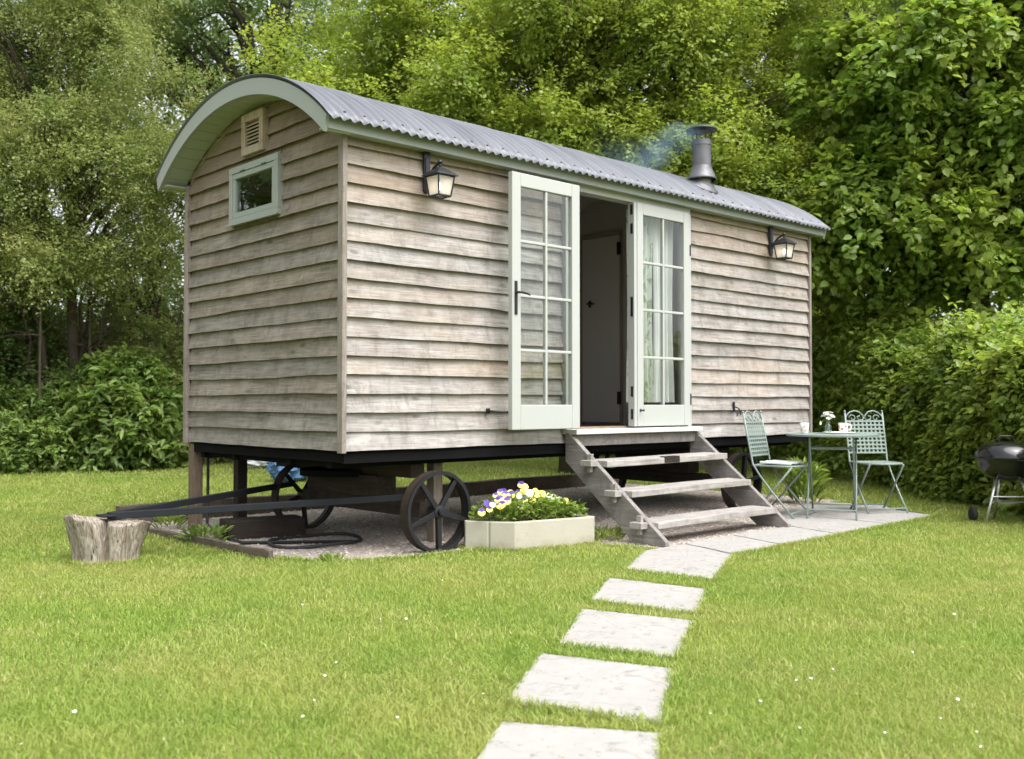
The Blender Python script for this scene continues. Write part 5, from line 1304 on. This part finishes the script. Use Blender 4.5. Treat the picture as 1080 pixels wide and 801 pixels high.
# ------------------------------------------------------------------ grass
def grass_blades():
    zones = [(2.3, 4.2, 23000, .85), (4.2, 6.5, 12000, 1.05), (6.5, 9.5, 5000, 1.4), (9.5, 14, 1600, 2.0), (14, 24, 330, 3.6)]
    VV, FF, base = [], [], 0
    blocks = [pad, PATIO] + slab_polys + [[(x * .99 + 1.40, y * .99 - .20) for x, y in tp]]
    for d0, d1, dens, ws in zones:
        half0 = .62
        area = half0 * 2 * (d1 ** 2 - d0 ** 2) / 2 * 1.0
        n = int(area * dens)
        D = np.sqrt(d0 ** 2 + (d1 ** 2 - d0 ** 2) * rng.random(n)); s = (rng.random(n) * 2 - 1) * (half0 * D + .4)
        X = CAM[0] + VF[0] * D + VR[0] * s; Y = CAM[1] + VF[1] * D + VR[1] * s; P = np.stack([X, Y], 1)
        k = np.ones(n, bool)
        for q in blocks: k &= ~inside(q, P)
        # nothing grows in the hedge line or inside the stump
        k &= np.hypot(X + 1.02, Y - 1.21) > .19
        P = P[k]; D = D[k]; n = len(P)
        cl = .5 + .5 * np.sin(P[:, 0] * 2.3 + 1.1 * np.sin(P[:, 1] * 1.7)) * np.sin(P[:, 1] * 2.9 + 1.3 * np.sin(P[:, 0] * 1.9))
        h = (.014 + .013 * rng.random(n) ** 1.3) * (.80 + .32 * cl) * (1 + .03 * ws); long_ = rng.random(n) < .04; h[long_] *= 1.6
        a = rng.random(n) * 2 * PI; wd = (.0015 + .0011 * rng.random(n)) * ws; lean = h * (.4 + 1.3 * rng.random(n))
        dx, dy = np.cos(a), np.sin(a); b = rng.random(n) * 2 * PI; sx, sy = np.cos(b) * wd, np.sin(b) * wd
        z0 = np.full(n, -.012)
        V = np.stack([np.stack([P[:, 0] - sx, P[:, 1] - sy, z0], 1), np.stack([P[:, 0] + sx, P[:, 1] + sy, z0], 1),
                      np.stack([P[:, 0] + dx * lean * .35 + sx * .8, P[:, 1] + dy * lean * .35 + sy * .8, h * .62], 1), np.stack([P[:, 0] + dx * lean * .35 - sx * .8, P[:, 1] + dy * lean * .35 - sy * .8, h * .62], 1),
                      np.stack([P[:, 0] + dx * lean, P[:, 1] + dy * lean, h], 1)], 1)
        VV.append(V.reshape(-1, 3)); i = base + np.arange(n)[:, None] * 5
        FF.append(np.concatenate([i + np.array([[0, 1, 2]]), i + np.array([[0, 2, 3]]), i + np.array([[3, 2, 4]])], 0)); base += n * 5
    # longer fringe round every slab, along the gravel edge and at the foot of things
    E = []
    for q in slab_polys + [[(x + 1.40, y - .20) for x, y in tp]]:
        for i in range(len(q)):
            E.append((q[i], q[(i + 1) % len(q)]))
    for i in range(3, 12): E.append((pad[i], pad[i + 1]))
    E += [((-1.27, 1.03), (-1.0, .93)), ((-1.0, .93), (-.8, 1.05)), ((-1.27, 1.03), (-1.26, 1.3))]
    for p, q in E:
        p, q = np.array(p), np.array(q); L = np.linalg.norm(q - p); n = int(L * 850); t = rng.random(n); nr = np.array([(q - p)[1], -(q - p)[0]]) / L
        P = p + (q - p) * t[:, None] + nr * (-.012 + .055 * rng.random(n) ** 1.3)[:, None]
        k = np.ones(n, bool)
        for bl in slab_polys: k &= ~inside([tuple(np.mean(bl, 0) + (np.array(v_) - np.mean(bl, 0)) * .965) for v_ in bl], P)
        k &= ~inside([(1.80, -1.0), (1.9, -1.64), (2.12, -1.50), (5.40, -1.41), (5.93, -.66), (5.81, -.12), (5.2, -.18), (4.02, -.44), (3.9, -.93), (2.28, -.96)], P)
        k &= ~inside([(1.95, -1.0), (3.9, -1.0), (3.9, .2), (1.95, .2)], P)
        k &= (P[:, 0] < 4.1) | (P[:, 1] < -.9)
        P = P[k]; n = len(P); h = .018 + .024 * rng.random(n); a = rng.random(n) * 2 * PI; wd = .0021 + .0013 * rng.random(n); lean = h * (.3 + .9 * rng.random(n)); dx, dy = np.cos(a), np.sin(a); b = rng.random(n) * 6.3; sx, sy = np.cos(b) * wd, np.sin(b) * wd; z0 = np.full(n, -.012)
        V = np.stack([np.stack([P[:, 0] - sx, P[:, 1] - sy, z0], 1), np.stack([P[:, 0] + sx, P[:, 1] + sy, z0], 1),
                      np.stack([P[:, 0] + dx * lean * .35 + sx * .8, P[:, 1] + dy * lean * .35 + sy * .8, h * .62], 1), np.stack([P[:, 0] + dx * lean * .35 - sx * .8, P[:, 1] + dy * lean * .35 - sy * .8, h * .62], 1),
                      np.stack([P[:, 0] + dx * lean, P[:, 1] + dy * lean, h], 1)], 1)
        VV.append(V.reshape(-1, 3)); i = base + np.arange(n)[:, None] * 5
        FF.append(np.concatenate([i + np.array([[0, 1, 2]]), i + np.array([[0, 2, 3]]), i + np.array([[3, 2, 4]])], 0)); base += n * 5
    o = link('grass', quick_mesh('grass', np.concatenate(VV), np.concatenate(FF)), M['grass'], recalc=False); tag(o, 'short bright green lawn grass with yellowish patches', 'grass', kind='stuff')
grass_blades()

# petals blown onto the lawn
pet = None; placed = 0
PL = [(x, y) for x, y in ((45, 632), (171, 647), (435, 608), (467, 614), (342, 622), (402, 655), (429, 655), (270, 690), (178, 735), (172, 736), (333, 741), (321, 758), (82, 753), (344, 715), (454, 747), (26, 787), (356, 701), (420, 759), (380, 778), (510, 734), (508, 767), (175, 782), (65, 656), (320, 640),
                          (832, 705), (838, 720), (853, 718), (844, 731), (838, 761), (841, 770), (876, 708), (908, 702), (1007, 740), (1026, 774), (748, 755), (1076, 735), (988, 760), (1004, 650), (768, 712), (800, 742), (640, 655), (575, 655), (1030, 790), (930, 775), (960, 690))]
for i, (px, py) in enumerate(PL):
    D = 1.02 * 1057.5 / (py - 425.4); b = gp(px, D)
    if any(inside(q, np.array([b]))[0] for q in slab_polys): continue
    if pet is None:
        m = MB(); m.add([(.0, -.011, .0), (.008, -.004, .002), (.008, .005, .004), (0, .011, .002), (-.008, .005, .004), (-.008, -.004, .002)], [(0, 1, 2, 3), (0, 3, 4, 5)])
        pet = m.build('petal', M['petal']); o = pet
    else: o = pet.copy(); col.objects.link(o)
    o.location = (b[0], b[1], .028); o.rotation_euler = (random.uniform(-.4, .4), random.uniform(-.4, .4), random.uniform(0, 6.3)); s_ = random.uniform(.4, .8); o.scale = (s_, s_, s_)
    tag(o, 'small white petal lying on the lawn', 'petal', 'white petals scattered over the lawn')
